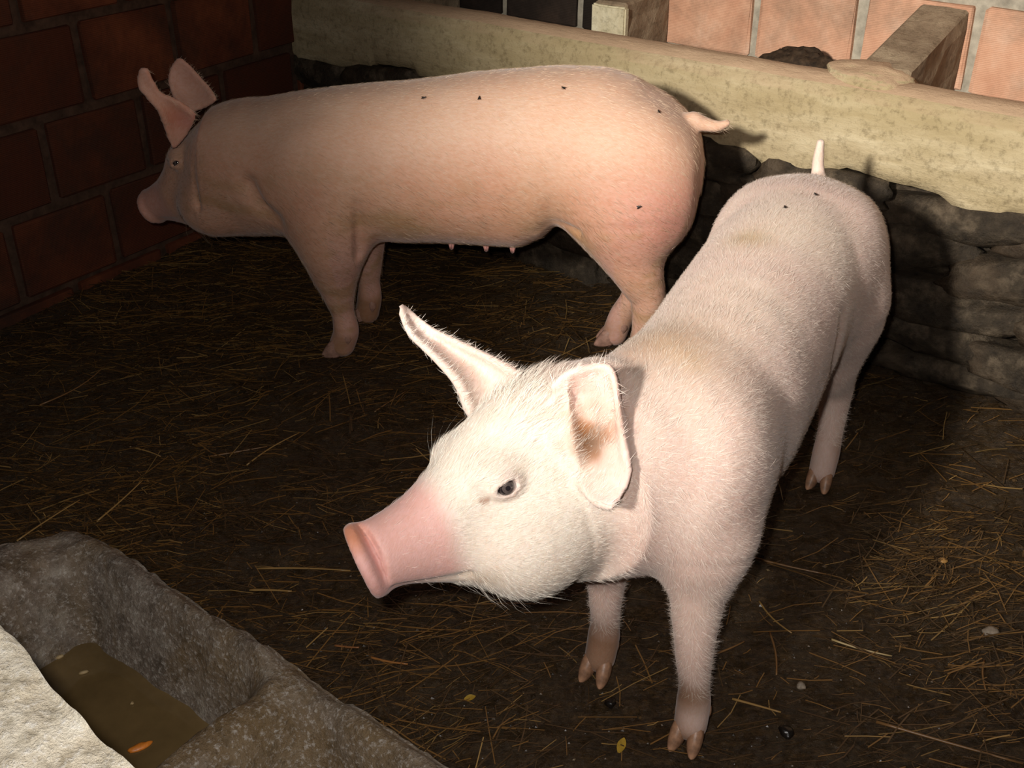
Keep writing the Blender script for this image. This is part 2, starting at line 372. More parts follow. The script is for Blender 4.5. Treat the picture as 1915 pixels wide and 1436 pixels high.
PIG_A = {'O':[0.405,1.69],
  'h':-2.0455,
  'vox':0.006,
  'lo':(-0.75,-0.42,-0.01),
  'hi':(0.85,0.36,0.8),
  'torso':[(-0.6,0.56,0.46,0.035,-0.02),(-0.585,0.595,0.4,0.08,-0.02),(-0.55,0.63,0.36,0.115,-0.02),(-0.48,0.66,0.33,0.143,-0.018),(-0.38,0.672,0.32,0.155,-0.015),(-0.25,0.672,0.32,0.155,-0.012),(-0.08,0.66,0.285,0.155,-0.012),(0.1,0.645,0.265,0.155,-0.01),(0.24,0.635,0.265,0.145,-0.02),(0.36,0.615,0.275,0.13,-0.035),(0.44,0.6,0.3,0.12,-0.055),(0.5,0.58,0.33,0.1,-0.08)],
  'masses':[((-0.42,0.075,0.46),(0.165,0.085,0.17)),((-0.42,-0.105,0.46),(0.165,0.085,0.17)),((0.33,0.07,0.42),(0.12,0.065,0.15)),((0.33,-0.105,0.42),(0.12,0.07,0.15))],
  'fore':[[(0.365,0.065,0.36,0.075),(0.39,0.07,0.26,0.044),(0.41,0.08,0.16,0.031),(0.412,0.086,0.1,0.025),(0.416,0.089,0.065,0.028),(0.428,0.091,0.03,0.027)],[(0.34,-0.1,0.36,0.075),(0.345,-0.1,0.26,0.042),(0.345,-0.1,0.16,0.03),(0.34,-0.1,0.1,0.025),(0.342,-0.1,0.07,0.028),(0.355,-0.1,0.03,0.027)]],
  'hind':[[(-0.4,0.08,0.42,0.1),(-0.4,0.09,0.31,0.06),(-0.445,0.1,0.2,0.036),(-0.425,0.107,0.11,0.027),(-0.41,0.108,0.07,0.029),(-0.395,0.108,0.03,0.028)],[(-0.4,-0.1,0.42,0.1),(-0.36,-0.11,0.31,0.06),(-0.4,-0.11,0.2,0.034),(-0.38,-0.11,0.11,0.026),(-0.37,-0.11,0.07,0.029),(-0.35,-0.11,0.03,0.028)]],
  'neck':[(0.3,-0.03,0.46,0.15),(0.4195,-0.1305,0.4627,0.115)],
  'head':[(-0.095,0.095,-0.1615,0.0902,0),(-0.038,0.1197,-0.1805,0.095,0),(0.0285,0.1235,-0.1852,0.0988,0),(0.095,0.1064,-0.1757,0.0874,0),(0.152,0.0789,-0.1568,0.0731,0),(0.2042,0.0437,-0.1302,0.0655,0),(0.2565,0.0209,-0.1045,0.0532,0),(0.2945,0.0142,-0.0912,0.0484,0),(0.3182,0.0123,-0.0883,0.0466,0)],
  'head_rot':(-0.5,0.06,0.2),
  'head_o':(0.444,-0.153,0.5),
  'snout':(0.326,0,-0.038),
  'eye':(0.136,0.074,0.022),
  'snout_tilt':0.2,
  'snout_yaw':-0.3,
  'ears':[[[(0.4923,-0.1369,0.6376),(0.4816,-0.1051,0.5589),(0.5232,-0.0787,0.524)],[(0.4739,-0.1142,0.658),(0.4687,-0.0832,0.5714),(0.5391,-0.0649,0.5185)],[(0.4548,-0.0738,0.6655),(0.4755,-0.05,0.5848),(0.5523,-0.0493,0.5158)],[(0.492,-0.0359,0.5982),(0.5102,-0.026,0.5523),(0.5585,-0.0339,0.5141)],[(0.5205,-0.0093,0.5532),(0.5342,-0.0105,0.533),(0.5576,-0.0186,0.5134)]],[[(0.4669,-0.2837,0.5334),(0.4093,-0.2704,0.5517),(0.3996,-0.2404,0.5829)],[(0.4618,-0.3075,0.5803),(0.4089,-0.3019,0.5773),(0.4081,-0.2834,0.6039)],[(0.4635,-0.3449,0.6173),(0.424,-0.3469,0.6097),(0.4195,-0.3303,0.6235)],[(0.4612,-0.3851,0.6426),(0.4337,-0.3899,0.6388),(0.4301,-0.3777,0.6446)],[(0.435,-0.4243,0.674),(0.4301,-0.4228,0.6704),(0.4255,-0.4203,0.6654)]]],
  'ridges':[[(0.4862,-0.12,0.6434,0.003),(0.4976,-0.109,0.602,0.005),(0.5167,-0.0964,0.5778,0.0055),(0.5263,-0.0808,0.5403,0.003)],[(0.5106,-0.0857,0.5828,0.006),(0.511,-0.082,0.57,0.004)]],
  'canal':(0.503,-0.0785,0.583),
  'tail':[(-0.58,-0.025,0.6,0.022),(-0.61,-0.035,0.62,0.015),(-0.615,-0.04,0.655,0.012),(-0.615,-0.04,0.685,0.009)],
  'cuts':[([(0.4795,-0.1039,0.6187,0.006),(0.4983,-0.0857,0.5954,0.01),(0.5077,-0.0742,0.5825,0.0125),(0.514,-0.0679,0.5588,0.01),(0.5234,-0.0623,0.5429,0.005)],0.012),([(-0.125,0.149,0.535,0.001),(-0.098,0.153,0.505,0.004),(-0.085,0.153,0.475,0.006),(-0.1,0.142,0.42,0.004)],0.035)]}
PIG_A["O"]=np.array(PIG_A["O"]); PIG_A["h"]=float(PIG_A["h"])
PIG_B = {'O':[-0.07,2.612],
  'h':2.9461,
  'vox':0.007,
  'lo':(-0.68,-0.36,-0.01),
  'hi':(1.05,0.36,0.86),
  'torso':[(-0.53,0.58,0.48,0.035,0),(-0.52,0.62,0.42,0.085,0),(-0.495,0.655,0.385,0.12,0),(-0.45,0.69,0.36,0.15,0),(-0.4,0.72,0.35,0.165,0),(-0.345,0.75,0.345,0.172,0),(-0.27,0.763,0.36,0.175,0),(-0.2,0.763,0.385,0.175,0),(-0.15,0.76,0.345,0.175,0),(-0.08,0.752,0.318,0.177,0),(0.05,0.735,0.315,0.178,0),(0.2,0.708,0.31,0.175,0),(0.35,0.69,0.3,0.165,0),(0.46,0.672,0.295,0.15,0),(0.56,0.65,0.3,0.135,0),(0.64,0.634,0.31,0.12,0),(0.7,0.61,0.335,0.1,0)],
  'masses':[((-0.37,0.09,0.51),(0.15,0.095,0.18)),((-0.37,-0.09,0.51),(0.15,0.095,0.18)),((0.38,0.105,0.44),(0.12,0.075,0.17)),((0.38,-0.105,0.44),(0.12,0.075,0.17))],
  'fore':[[(0.375,0.09,0.38,0.1),(0.372,0.1,0.31,0.086),(0.373,0.1,0.25,0.066),(0.368,0.1,0.17,0.041),(0.36,0.1,0.12,0.03),(0.356,0.1,0.075,0.034),(0.37,0.1,0.03,0.034)],[(0.38,-0.09,0.38,0.1),(0.37,-0.1,0.31,0.085),(0.36,-0.1,0.25,0.06),(0.355,-0.1,0.17,0.04),(0.353,-0.1,0.12,0.03),(0.355,-0.1,0.075,0.034),(0.365,-0.1,0.03,0.034)]],
  'hind':[[(-0.37,0.085,0.45,0.115),(-0.38,0.1,0.37,0.08),(-0.408,0.105,0.3,0.058),(-0.43,0.105,0.24,0.042),(-0.425,0.105,0.14,0.03),(-0.41,0.105,0.08,0.034),(-0.395,0.105,0.03,0.034)],[(-0.36,-0.085,0.45,0.115),(-0.345,-0.1,0.37,0.085),(-0.365,-0.105,0.3,0.06),(-0.395,-0.105,0.24,0.042),(-0.375,-0.105,0.14,0.03),(-0.35,-0.105,0.08,0.034),(-0.335,-0.105,0.03,0.034)]],
  'neck':[(0.46,0,0.48,0.15),(0.64,-0.01,0.47,0.135)],
  'head':[(-0.103,0.0641,-0.1751,0.0979,0),(-0.0412,0.0865,-0.1957,0.103,0),(0.0309,0.0906,-0.2009,0.1071,0),(0.103,0.0894,-0.1905,0.0948,0),(0.1648,0.0855,-0.17,0.0793,0),(0.2215,0.0474,-0.1385,0.0694,0),(0.2781,0.0227,-0.1035,0.0515,0),(0.3193,0.0155,-0.0855,0.0436,0),(0.3451,0.0134,-0.0799,0.04,0)],
  'head_rot':(-0.18,0.47,0),
  'head_o':(0.665,-0.02,0.5),
  'snout':(0.3456,0,-0.038),
  'eye':(0.115,0.083,0.04),
  'snout_tilt':0.1,
  'snout_yaw':0,
  'ss':0.88,
  'lid':0.0048,
  'sunk':0.0035,
  'ears':[[[(0.773,0.095,0.5428),(0.7452,0.075,0.5793),(0.7103,0.085,0.6259)],[(0.7737,0.12,0.6336),(0.7627,0.1,0.6405),(0.7402,0.1,0.6575)],[(0.7908,0.135,0.676),(0.7859,0.125,0.6775),(0.7761,0.12,0.6844)],[(0.8074,0.14,0.7086),(0.7974,0.135,0.7091),(0.7837,0.13,0.7149)],[(0.7969,0.14,0.7434),(0.7927,0.14,0.7436),(0.7872,0.14,0.7438)]],[[(0.8083,-0.06,0.5904),(0.7782,-0.08,0.5949),(0.7252,-0.07,0.6201)],[(0.8429,-0.08,0.6306),(0.8081,-0.1,0.6272),(0.7542,-0.09,0.6465)],[(0.8518,-0.09,0.6609),(0.8257,-0.105,0.664),(0.7871,-0.1,0.6754)],[(0.8445,-0.1,0.6891),(0.8257,-0.105,0.6916),(0.8072,-0.105,0.6952)],[(0.829,-0.105,0.7078),(0.827,-0.107,0.7075),(0.8235,-0.106,0.7079)]]],
  'tail':[(-0.5,0,0.655,0.022),(-0.53,0,0.648,0.016),(-0.555,0,0.645,0.013),(-0.58,0,0.655,0.008)],
  'cuts':[([(0.274,0.178,0.455,0.006),(0.277,0.164,0.405,0.01),(0.283,0.152,0.36,0.01),(0.292,0.138,0.31,0.008)],0.02),([(0.7269,0.1,0.5649,0.005),(0.7258,0.115,0.4903,0.007),(0.7248,0.1,0.393,0.006)],0.02),([(0.56,0.143,0.476,0.003),(0.534,0.136,0.42,0.004),(0.5,0.152,0.391,0.003)],0.05),([(-0.1657,0.13,0.3954,0.006),(-0.2184,0.14,0.4239,0.006),(-0.2646,0.15,0.4221,0.005)],0.02)]}
PIG_B["O"]=np.array(PIG_B["O"]); PIG_B["h"]=float(PIG_B["h"])
PIG_A['vox'] = .0046; PIG_B['vox'] = .006
PIG_B['teats'] = [(-.085, .06, .31), (-.02, .065, .31), (.07, .065, .31), (-.06, -.05, .32)]
FLIES = [('B', (.121, .09, .698), 'fly on the far pig above its shoulder, leftmost of its three back flies', .5), ('B', (-.018, .105, .709), 'fly at the middle of the far pig back', 1.8),
 ('B', (-.208, .094, .738), 'fly high on the far pig loin, rightmost of its three back flies', 2.6), ('B', (-.403, .197, .511), 'fly on the pink ham of the far pig', .2),
 ('B', (-.426, .092, .696), 'fly on the far pig rump just left of its tail', 1.1),
 ('A', (-.237, -.015, .672), 'fly on the front pig rump, the lower left of two', 2.2), ('A', (-.339, .021, .669), 'fly on the front pig rump, the upper one nearer its tail', .9)]
GOLD = (.34, .20, .065); BRN = (.20, .10, .035); PAL = (.42, .30, .13)
STALKS = [((-.876, 1.857), (-.814, 1.988), .0022, GOLD, 'straw stalk rising from the far outer corner of the trough', .02),
 ((-1.019, 1.792), (-.931, 1.92), .0020, GOLD, 'straw stalk left of the trough corner at the picture edge', .01),
 ((-.508, 1.708), (-.32, 1.695), .0022, GOLD, 'long golden straw stalk pointing at the front pig snout', .004),
 ((-.511, 1.649), (-.426, 1.636), .0026, GOLD, 'short thick golden straw stalk just below the long one by the snout', .004),
 ((.378, 1.359), (.451, 1.317), .0024, GOLD, 'golden straw stalk just right of the front pig standing hoof', .004),
 ((.609, 1.305), (.813, 1.208), .0028, BRN, 'longest brown straw stalk, in the bottom right corner of the floor', .006),
 ((.582, 1.496), (.677, 1.449), .0022, PAL, 'pale wet straw stalk right of the front pig, half-way down the floor', .004),
 ((.484, 1.725), (.614, 1.668), .0024, BRN, 'brown straw stalk pointing right from below the front pig belly', .006),
 ((.474, 1.517), (.463, 1.407), .0024, BRN, 'straw stalk lying end-on to the camera right of the near foreleg', .004),
 ((.362, 1.459), (.421, 1.486), .0022, BRN, 'short brown straw stalk touching the right side of the near foreleg', .01),
 ((-.252, 1.446), (-.183, 1.424), .0024, (.36, .15, .04), 'orange-brown straw stalk on the floor beside the trough partition', .004),
 ((-.321, 1.482), (-.275, 1.471), .0022, (.30, .12, .04), 'short reddish straw stalk beside the outer edge of the trough', .004),
 ((.839, 1.442), (.814, 1.369), .0022, BRN, 'straw stalk pointing at the camera near the right picture edge', .004),
 ((.472, 1.605), (.512, 1.51), .0020, GOLD, 'slanting straw stalk on the floor right of the front pig chest', .004),
 ((-.44, 2.475), (-.399, 2.314), .0020, GOLD, 'straw stalk lying before the near front foot of the far pig', .004),
 ((-.336, 2.284), (-.266, 2.379), .0020, BRN, 'straw stalk left of the raised ear tip of the front pig', .004),
 ((-1.164, 2.314), (-1.06, 2.503), .0022, BRN, 'brown straw stalk far left on the dark floor', .006),
 ((-.879, 2.134), (-.808, 2.1), .0020, GOLD, 'straw stalk in the middle of the left floor, tilted down to the right', .004),
 ((-.697, 2.1), (-.569, 2.134), .0020, BRN, 'long straw stalk crossing the middle of the open floor', .004),
 ((-.604, 2.068), (-.503, 2.187), .0020, GOLD, 'straw stalk slanting up to the right on the open floor', .006)]
# ================= pen floor =================
def floor_h(x, y):
    x = np.asarray(x, float); y = np.asarray(y, float)
    return .020*fbm(x, y, 2.1, 3, 3)+.012*np.clip(fbm(x, y, 9, 4, 9), -.6, .6)+.006*fbm(x, y, 40, 3, 15)-.004
gx = np.arange(-2.6, 2.75, .0125); gy = np.arange(.25, 4.45, .0125)
X, Y = np.meshgrid(gx, gy, indexing='ij'); V = np.stack([X.ravel(), Y.ravel(), floor_h(X, Y).ravel()], 1)
floor = mesh_obj('floor', V, grid_faces(len(gx), len(gy)), MUCK)
structure(floor, 'dark wet dung-covered floor of the pig pen', 'floor')
# ================= walls =================
def basis(o, e, m):      # local x along the wall, local y out into the room, z up
    M = Matrix.Identity(4)
    M.col[0][:3] = (e[0], e[1], 0); M.col[1][:3] = (m[0], m[1], 0); M.col[3][:3] = (o[0], o[1], 0); return M
def box(bm, lo, hi, bev=0, seg=1):
    g = bmesh.ops.create_cube(bm, size=1)['verts']
    c = [(a+b)/2 for a, b in zip(lo, hi)]; s = [b-a for a, b in zip(lo, hi)]
    for v in g: v.co = Vector([c[i]+v.co[i]*s[i] for i in range(3)])
    if bev: bmesh.ops.bevel(bm, geom=list({e for v in g for e in v.link_edges}), offset=bev, segments=seg, affect='EDGES')
def bm_obj(name, bm, mat, parent=None, smooth=False):
    me = bpy.data.meshes.new(name); bmesh.ops.recalc_face_normals(bm, faces=bm.faces); bm.to_mesh(me); bm.free()
    me.polygons.foreach_set('use_smooth', np.full(len(me.polygons), smooth)); me.materials.append(mat); return link(name, me, parent)
def brick_wall(name, M, s0, s1, z0, z1, L, Hc, joint, off_even, mat, mortar, dep=.012, phase=0., ztop=None, seed=1, alt=None):
    n = max(2, int((s1-s0)/.05)); nz = max(2, int((z1-z0)/.05)); ss = np.linspace(s0, s1, n); zz = np.linspace(z0, z1, nz)
    S, Z = np.meshgrid(ss, zz, indexing='ij'); yy = -.004+.006*fbm(S, Z, 8, 3, seed)
    Vf = np.stack([S.ravel(), yy.ravel(), Z.ravel()], 1); Ff = grid_faces(n, nz)[:, ::-1]
    bk = np.array([(s0, -.14, z0), (s1, -.14, z0), (s1, -.14, z1), (s0, -.14, z1), (s0, -.02, z0), (s1, -.02, z0), (s1, -.02, z1), (s0, -.02, z1)]); k = len(Vf)
    Fb = np.array([(0, 1, 2, 3), (0, 4, 5, 1), (1, 5, 6, 2), (2, 6, 7, 3), (3, 7, 4, 0)])+k
    protos = {}
    w = mesh_obj(name, np.r_[Vf, bk], np.r_[Ff, Fb], mortar); w.matrix_world = M
    R = random.Random(seed)
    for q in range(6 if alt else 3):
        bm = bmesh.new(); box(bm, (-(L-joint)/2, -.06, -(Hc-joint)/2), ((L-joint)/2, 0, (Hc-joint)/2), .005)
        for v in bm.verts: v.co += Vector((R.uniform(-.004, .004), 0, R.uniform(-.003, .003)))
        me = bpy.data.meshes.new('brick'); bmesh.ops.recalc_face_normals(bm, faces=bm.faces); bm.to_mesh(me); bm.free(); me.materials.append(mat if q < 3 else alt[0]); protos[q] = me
    r = 0; z = z0+phase
    while z < z1-.02:
        s = s0+(off_even if r % 2 == 0 else off_even+L/2) % L-L
        while s < s1:
            a, b2 = max(s, s0), min(s+L, s1); zt = min(z+Hc, z1); zb = max(z, z0)
            if b2-a > .07 and zt-zb > .07:
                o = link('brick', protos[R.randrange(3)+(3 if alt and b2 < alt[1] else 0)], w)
                o.location = ((a+b2)/2, dep+R.uniform(-.004, .005), (zt+zb)/2)
                o.scale = ((b2-a)/L if b2-a < L-.001 else 1, 1, (zt-zb)/Hc if zt-zb < Hc-.001 else 1)
                o.rotation_euler = (R.uniform(-.012, .012), R.uniform(-.008, .008), R.uniform(-.01, .01))
            s += L
        z += Hc; r += 1
    return w
A32 = math.radians(32); uL = (math.sin(A32), math.cos(A32)); nL = (math.cos(A32), -math.sin(A32)); DL = -2.68
ML = basis((nL[0]*DL, nL[1]*DL), uL, nL)
wl = brick_wall('wall_left', ML, .25, 3.62, -.06, 2.26, .342, .245, .030, 1.86-.25-.03, BRICK_L, MORTAR_L, phase=-.15-.005, seed=3)
structure(wl, 'dark red hollow-brick wall on the left behind the far pig', 'wall')
CB = (-.753, 3.89); eB = (.782, -.624); mB = (-.624, -.782)
MB = basis(CB, eB, mB); MBB = basis((CB[0]-.42*mB[0], CB[1]-.42*mB[1]), eB, mB)
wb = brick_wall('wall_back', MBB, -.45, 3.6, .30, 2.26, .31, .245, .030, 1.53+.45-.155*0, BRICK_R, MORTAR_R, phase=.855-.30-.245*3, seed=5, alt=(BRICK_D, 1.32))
structure(wb, 'salmon hollow-brick wall behind the concrete manger', 'wall')
# ---- rubble foot of the manger: a structure whose face is picked out in single stones
ns, nz = 150, 26; S, Z = np.meshgrid(np.linspace(-.05, 3.6, ns), np.linspace(-.05, .54, nz), indexing='ij')
yy = -.035+.03*fbm(S, Z*1.8, 5, 4, 21); Vf = np.stack([S.ravel(), yy.ravel(), Z.ravel()], 1)
wr = mesh_obj('wall_right', Vf, grid_faces(ns, nz)[:, ::-1], STONE); wr.matrix_world = MB
structure(wr, 'low rubble stone wall under the concrete manger front', 'wall')
def stone_mesh(i, sx, sy, sz):
    bm = bmesh.new(); bmesh.ops.create_cube(bm, size=1); bmesh.ops.subdivide_edges(bm, edges=bm.edges[:], cuts=6, use_grid_fill=True)
    P = np.array([v.co[:] for v in bm.verts]); Q = P*2; n = np.linalg.norm(Q, axis=1)[:, None]
    sup = (np.abs(Q)**4.5).sum(1)[:, None]**(1/4.5); Q = Q/sup*.5
    Q = Q*(1+.42*vn3(Q+i*3.7, 2.3, i)[:, None]+.26*vn3(Q+i*1.3, 6, i+5)[:, None]+.10*vn3(Q*np.array([3., 1, 1])+i, 9, i+9)[:, None])*np.array([sx, sy, sz])
    for v, q in zip(bm.verts, Q): v.co = q
    me = bpy.data.meshes.new('stone'); bmesh.ops.recalc_face_normals(bm, faces=bm.faces); bm.to_mesh(me); bm.free()
    me.polygons.foreach_set('use_smooth', np.ones(len(me.polygons), bool)); me.materials.append(STONE); return me
R = random.Random(11); zrow = 0.005
# stones the photo shows (along the wall, height, length, height of stone, tilt) and fillers
seen = [(2.28, .425, .40, .085, .10), (2.60, .44, .34, .10, .05), (2.20, .335, .36, .10, .13), (2.53, .34, .40, .10, .20), (2.30, .235, .44, .095, .03), (2.66, .225, .30, .12, .1),
        (2.27, .135, .34, .10, -.05), (2.55, .12, .30, .09, .05), (2.36, .045, .42, .08, .06), (2.73, .05, .40, .09, .03), (1.95, .045, .36, .09, .0), (1.93, .145, .32, .10, .08), (1.90, .25, .36, .11, -.04), (1.88, .36, .34, .11, .06), (1.97, .455, .30, .07, .02),
        (1.58, .45, .32, .10, .05), (1.55, .35, .34, .11, -.06), (1.57, .24, .36, .11, .03), (1.55, .13, .32, .11, .05), (1.56, .04, .36, .09, 0)]
for k in range(4):
    for j, z in enumerate((.04, .14, .245, .35, .445)): seen.append((.10+.345*k+(.16 if j % 2 else 0)+R.uniform(-.03, .03), z+R.uniform(-.01, .01), R.uniform(.28, .40), R.uniform(.09, .12), R.uniform(-.1, .1)))
for k in range(2):
    for j, z in enumerate((.04, .14, .245, .35, .445)): seen.append((3.0+.36*k+(.14 if j % 2 else 0), z, R.uniform(.30, .40), .11, R.uniform(-.1, .1)))
for i, (s, z, L, hh, tilt) in enumerate(seen):
    o = link('stone', stone_mesh(i, L*1.12, .105, hh*1.2), wr); o.location = (s, -.012+R.uniform(-.012, .012), z); o.rotation_euler = (R.uniform(-.12, .12), -tilt+R.uniform(-.03, .03)+.0, R.uniform(-.08, .08))
# ---- the concrete manger on top
manger = empty('manger', (0, 0, 0)); manger.matrix_world = MB
tag(manger, 'long weathered concrete manger set on the rubble stones along the back wall', 'manger')
ss = np.linspace(-.06, 3.6, 300); prof = [(-.06, 'low'), (-.075, .60), (-.078, .69), (-.070, .713), (-.045, .722), (-.015, .718), (.012, .703), (.026, .675), (.030, .63), (.030, .58), (.028, 'mid'), (.022, 'low2'), (.0, 'low3'), (-.03, 'low')]
zl = .500+.035*fbm(ss, ss*0, 3.1, 5, 31)+.018*np.where(vn(ss*9, ss*0+3, 33) > .12, 1, 0)-.035*np.clip((ss-2.27)*14, 0, 1)-.03*np.clip((.35-ss)*3, 0, 1)-.055*np.clip((ss-1.62)*10, 0, 1)*np.clip((2.03-ss)*12, 0, 1)
VV = []
for y, z in prof:
    zz = {'low': zl+.01, 'mid': zl+.035, 'low2': zl+.006, 'low3': zl}.get(z, None) if isinstance(z, str) else np.full_like(ss, z)
    w = .006*fbm(ss, ss*0+y*30, 4, 3, 35)+.003*fbm(ss, np.full_like(ss, y*90), 25, 3, 40)
    VV.append(np.stack([ss, y+w, zz+(.004*fbm(ss, ss*0+2, 7, 4, 44) if not isinstance(z, str) else 0)], 1))
VV = np.stack(VV, 1); n, k = VV.shape[:2]; Vf = VV.reshape(-1, 3)
i = np.arange(n-1)[:, None]*k+np.arange(k)[None]; j = np.arange(n-1)[:, None]*k+(np.arange(k)[None]+1) % k
Fs = np.stack([i, j, j+k, i+k], -1).reshape(-1, 4)
mesh_obj('front_slab', Vf, Fs, SLAB, manger)
ng = 120; S, Yg = np.meshgrid(np.linspace(-.4, 3.6, ng), np.linspace(-.43, -.06, 14), indexing='ij')
mesh_obj('manger_bed', np.stack([S.ravel(), Yg.ravel(), (.47+.02*fbm(S, Yg, 5, 4, 50)).ravel()], 1), grid_faces(ng, 14), PART, manger)
CAP = concrete_mat('pale_mortar', [(.44, .38, .24), (.62, .55, .37), (.72, .66, .48)], (.45, .36, .2), .5)
def partition(s0, s1, zf, zb, yf, yb, lump, seed, cap=False):
    bm = bmesh.new(); box(bm, (s0, yb, .44), (s1, yf, 1)); bmesh.ops.subdivide_edges(bm, edges=bm.edges[:], cuts=7, use_grid_fill=True)
    bmesh.ops.bevel(bm, geom=[e for e in bm.edges if e.is_manifold and e.calc_face_angle(0) > 1], offset=.008, segments=1, affect='EDGES')
    P = np.array([v.co[:] for v in bm.verts]); nn = vn3(P, 14, seed)*.012+vn3(P, 50, seed+3)*.004
    for v, q, d in zip(bm.verts, P, nn):
        t = (q[1]-yb)/(yf-yb); top = zb+(zf-zb)*t; v.co = (q[0]+d, q[1]+d, .44+(q[2]-.44)/.56*(top-.44)+d)
    bm_obj('partition', bm, PART, manger)
    if cap:    # pale plastered end
        bm = bmesh.new(); box(bm, (s0-.004, yf-.012, .62), (s1+.004, yf+.012, zf-.008), .005, 2); bmesh.ops.subdivide_edges(bm, edges=bm.edges[:], cuts=3, use_grid_fill=True)
        for v in bm.verts: v.co += Vector((.004, .004, .004))*float(vn3(np.array([v.co[:]]), 30, seed)[0])
        bm_obj('plastered_end', bm, CAP, manger)
    if lump:   # mortar slumped over the slab where the partition meets it
        bm = bmesh.new(); bmesh.ops.create_icosphere(bm, subdivisions=4, radius=1); P = np.array([v.co[:] for v in bm.verts])
        r = 1+.25*vn3(P, 1.6, seed)+.14*vn3(P, 4, seed+1)+.07*vn3(P, 9, seed+2)
        for v, q, d in zip(bm.verts, P, r): v.co = Vector(((s0+s1)/2-.035+q[0]*d*.115, -.060+q[1]*d*.068, .710+q[2]*d*.042))
        bm_obj('mortar_lump', bm, SLAB, manger, True)
partition(2.00, 2.125, .745, .835, -.05, -.41, True, 60)
partition(1.135, 1.245, .775, .79, -.17, -.41, False, 66, True)
partition(.30, .41, .76, .79, -.17, -.41, False, 70)
bm = bmesh.new(); bmesh.ops.create_icosphere(bm, subdivisions=5, radius=1); P = np.array([v.co[:] for v in bm.verts])
r = 1+.22*vn3(P, 1.8, 4)+.12*vn3(P*np.array([.5, 1, 1.]), 9, 8)+.07*vn3(P*np.array([.4, 1, 1.]), 24, 12)
for v, q, d in zip(bm.verts, P, r): v.co = Vector((q[0]*d*.19, q[1]*d*.09, max(q[2], -.12)*d*.205))
HEAP = plain('rotted_straw', (.040, .024, .013), .8, .25, .7, 60, .9); heap = bm_obj('straw_heap', bm, HEAP, None, True)
heap.matrix_world = MB @ Matrix.Translation((1.74, -.295, .50)); tag(heap, 'dark heap of rotted straw in the manger left of the wide partition', 'straw')
# ================= feeding trough and low wall in front =================
T0 = (-.72, 1.512); tA = (.778, -.628); tN = (-.628, -.778); MT = basis(T0, tA, tN)
def smooth(a, b, x): t = np.clip((x-a)/(b-a), 0, 1); return t*t*(3-2*t)
tt = np.arange(-.10, 1.75, .009); nn_ = np.arange(0, .412, .009); Tt, Nn = np.meshgrid(tt, nn_, indexing='ij')
def basin(t, n, a, b):
    w = .5*fbm(t, n, 6, 3, 80)*.05
    return smooth(a+w, a+.115+w, t)*(1-smooth(b-.085+w, b+w, t))*smooth(.022+w, .115+w, n)*(1-smooth(.40, .46, n))
zt = .25-.21*basin(Tt, Nn, .0, .53)-.20*basin(Tt, Nn, .55, 1.10)-.2*basin(Tt, Nn, 1.22, 1.7)
zt += .018*fbm(Tt, Nn, 7, 4, 83)+.009*fbm(Tt, Nn, 34, 4, 87)
zt -= .020*smooth(.022, 0, Nn)+.03*smooth(-.05, -.10, Tt)+.05*smooth(.12, -.04, Nn)*smooth(.02, -.10, Tt)
n1, n2 = zt.shape; Vt = np.stack([Tt.ravel(), Nn.ravel(), zt.ravel()], 1)
ring = [i*n2 for i in range(n1)]+[(n1-1)*n2+j for j in range(1, n2)]+[i*n2+n2-1 for i in range(n1-2, -1, -1)]+[j for j in range(n2-2, 0, -1)]
Vb = Vt[ring].copy(); Vb[:, 2] = -.05; Vb[:, 1] -= np.where(Vb[:, 1] < .01, .012, 0); base = len(Vt); m_ = len(ring)
Fr = np.array([(ring[q], ring[(q+1) % m_], base+(q+1) % m_, base+q) for q in range(m_)])[:, ::-1]
trough = mesh_obj('feed_trough', np.r_[Vt, Vb], np.r_[grid_faces(n1, n2)[:, ::-1], Fr], TROUGH); trough.matrix_world = MT
tag(trough, 'low rough concrete feeding trough with divided basins in the foreground', 'trough')
Wt = np.arange(.0, .56, .02); Wn = np.arange(.03, .412, .02); A_, B_ = np.meshgrid(Wt, Wn, indexing='ij')
water = mesh_obj('trough_water', np.stack([A_.ravel(), B_.ravel(), (.098+.0006*fbm(A_, B_, 20, 2, 90)).ravel()], 1), grid_faces(len(Wt), len(Wn))[:, ::-1], WATER); water.matrix_world = MT
tag(water, 'murky brown water standing in the nearest basin of the concrete trough', 'water')
lt = np.arange(-.35, 1.9, .008); ln = np.arange(.418, .62, .008); A_, B_ = np.meshgrid(lt, ln, indexing='ij')
edge = .010*fbm(lt, lt*0, 9, 4, 93)+.012*(smooth(.015, .02, lt)-.5)
B_ = B_+(A_-.654)*.09; B_ = B_+(edge[:, None])*np.clip((.50-B_)/.08, 0, 1)
zl_ = .70+.007*fbm(A_, B_, 12, 4, 95)+.005*fbm(A_, B_, 55, 3, 97)-.016*smooth(.430, .418, B_)
n1, n2 = zl_.shape; Vt = np.stack([A_.ravel(), B_.ravel(), zl_.ravel()], 1)
ring = [i*n2 for i in range(n1)]+[(n1-1)*n2+j for j in range(1, n2)]+[i*n2+n2-1 for i in range(n1-2, -1, -1)]+[j for j in range(n2-2, 0, -1)]
Vb = Vt[ring].copy(); Vb[:, 2] = -.05; base = len(Vt); m_ = len(ring)
Fr = np.array([(ring[q], ring[(q+1) % m_], base+(q+1) % m_, base+q) for q in range(m_)])[:, ::-1]
wf = mesh_obj('wall_front', np.r_[Vt, Vb], np.r_[grid_faces(n1, n2)[:, ::-1], Fr], LEDGE); wf.matrix_world = MT
structure(wf, 'low pale rough-plastered wall in the near left corner', 'wall')
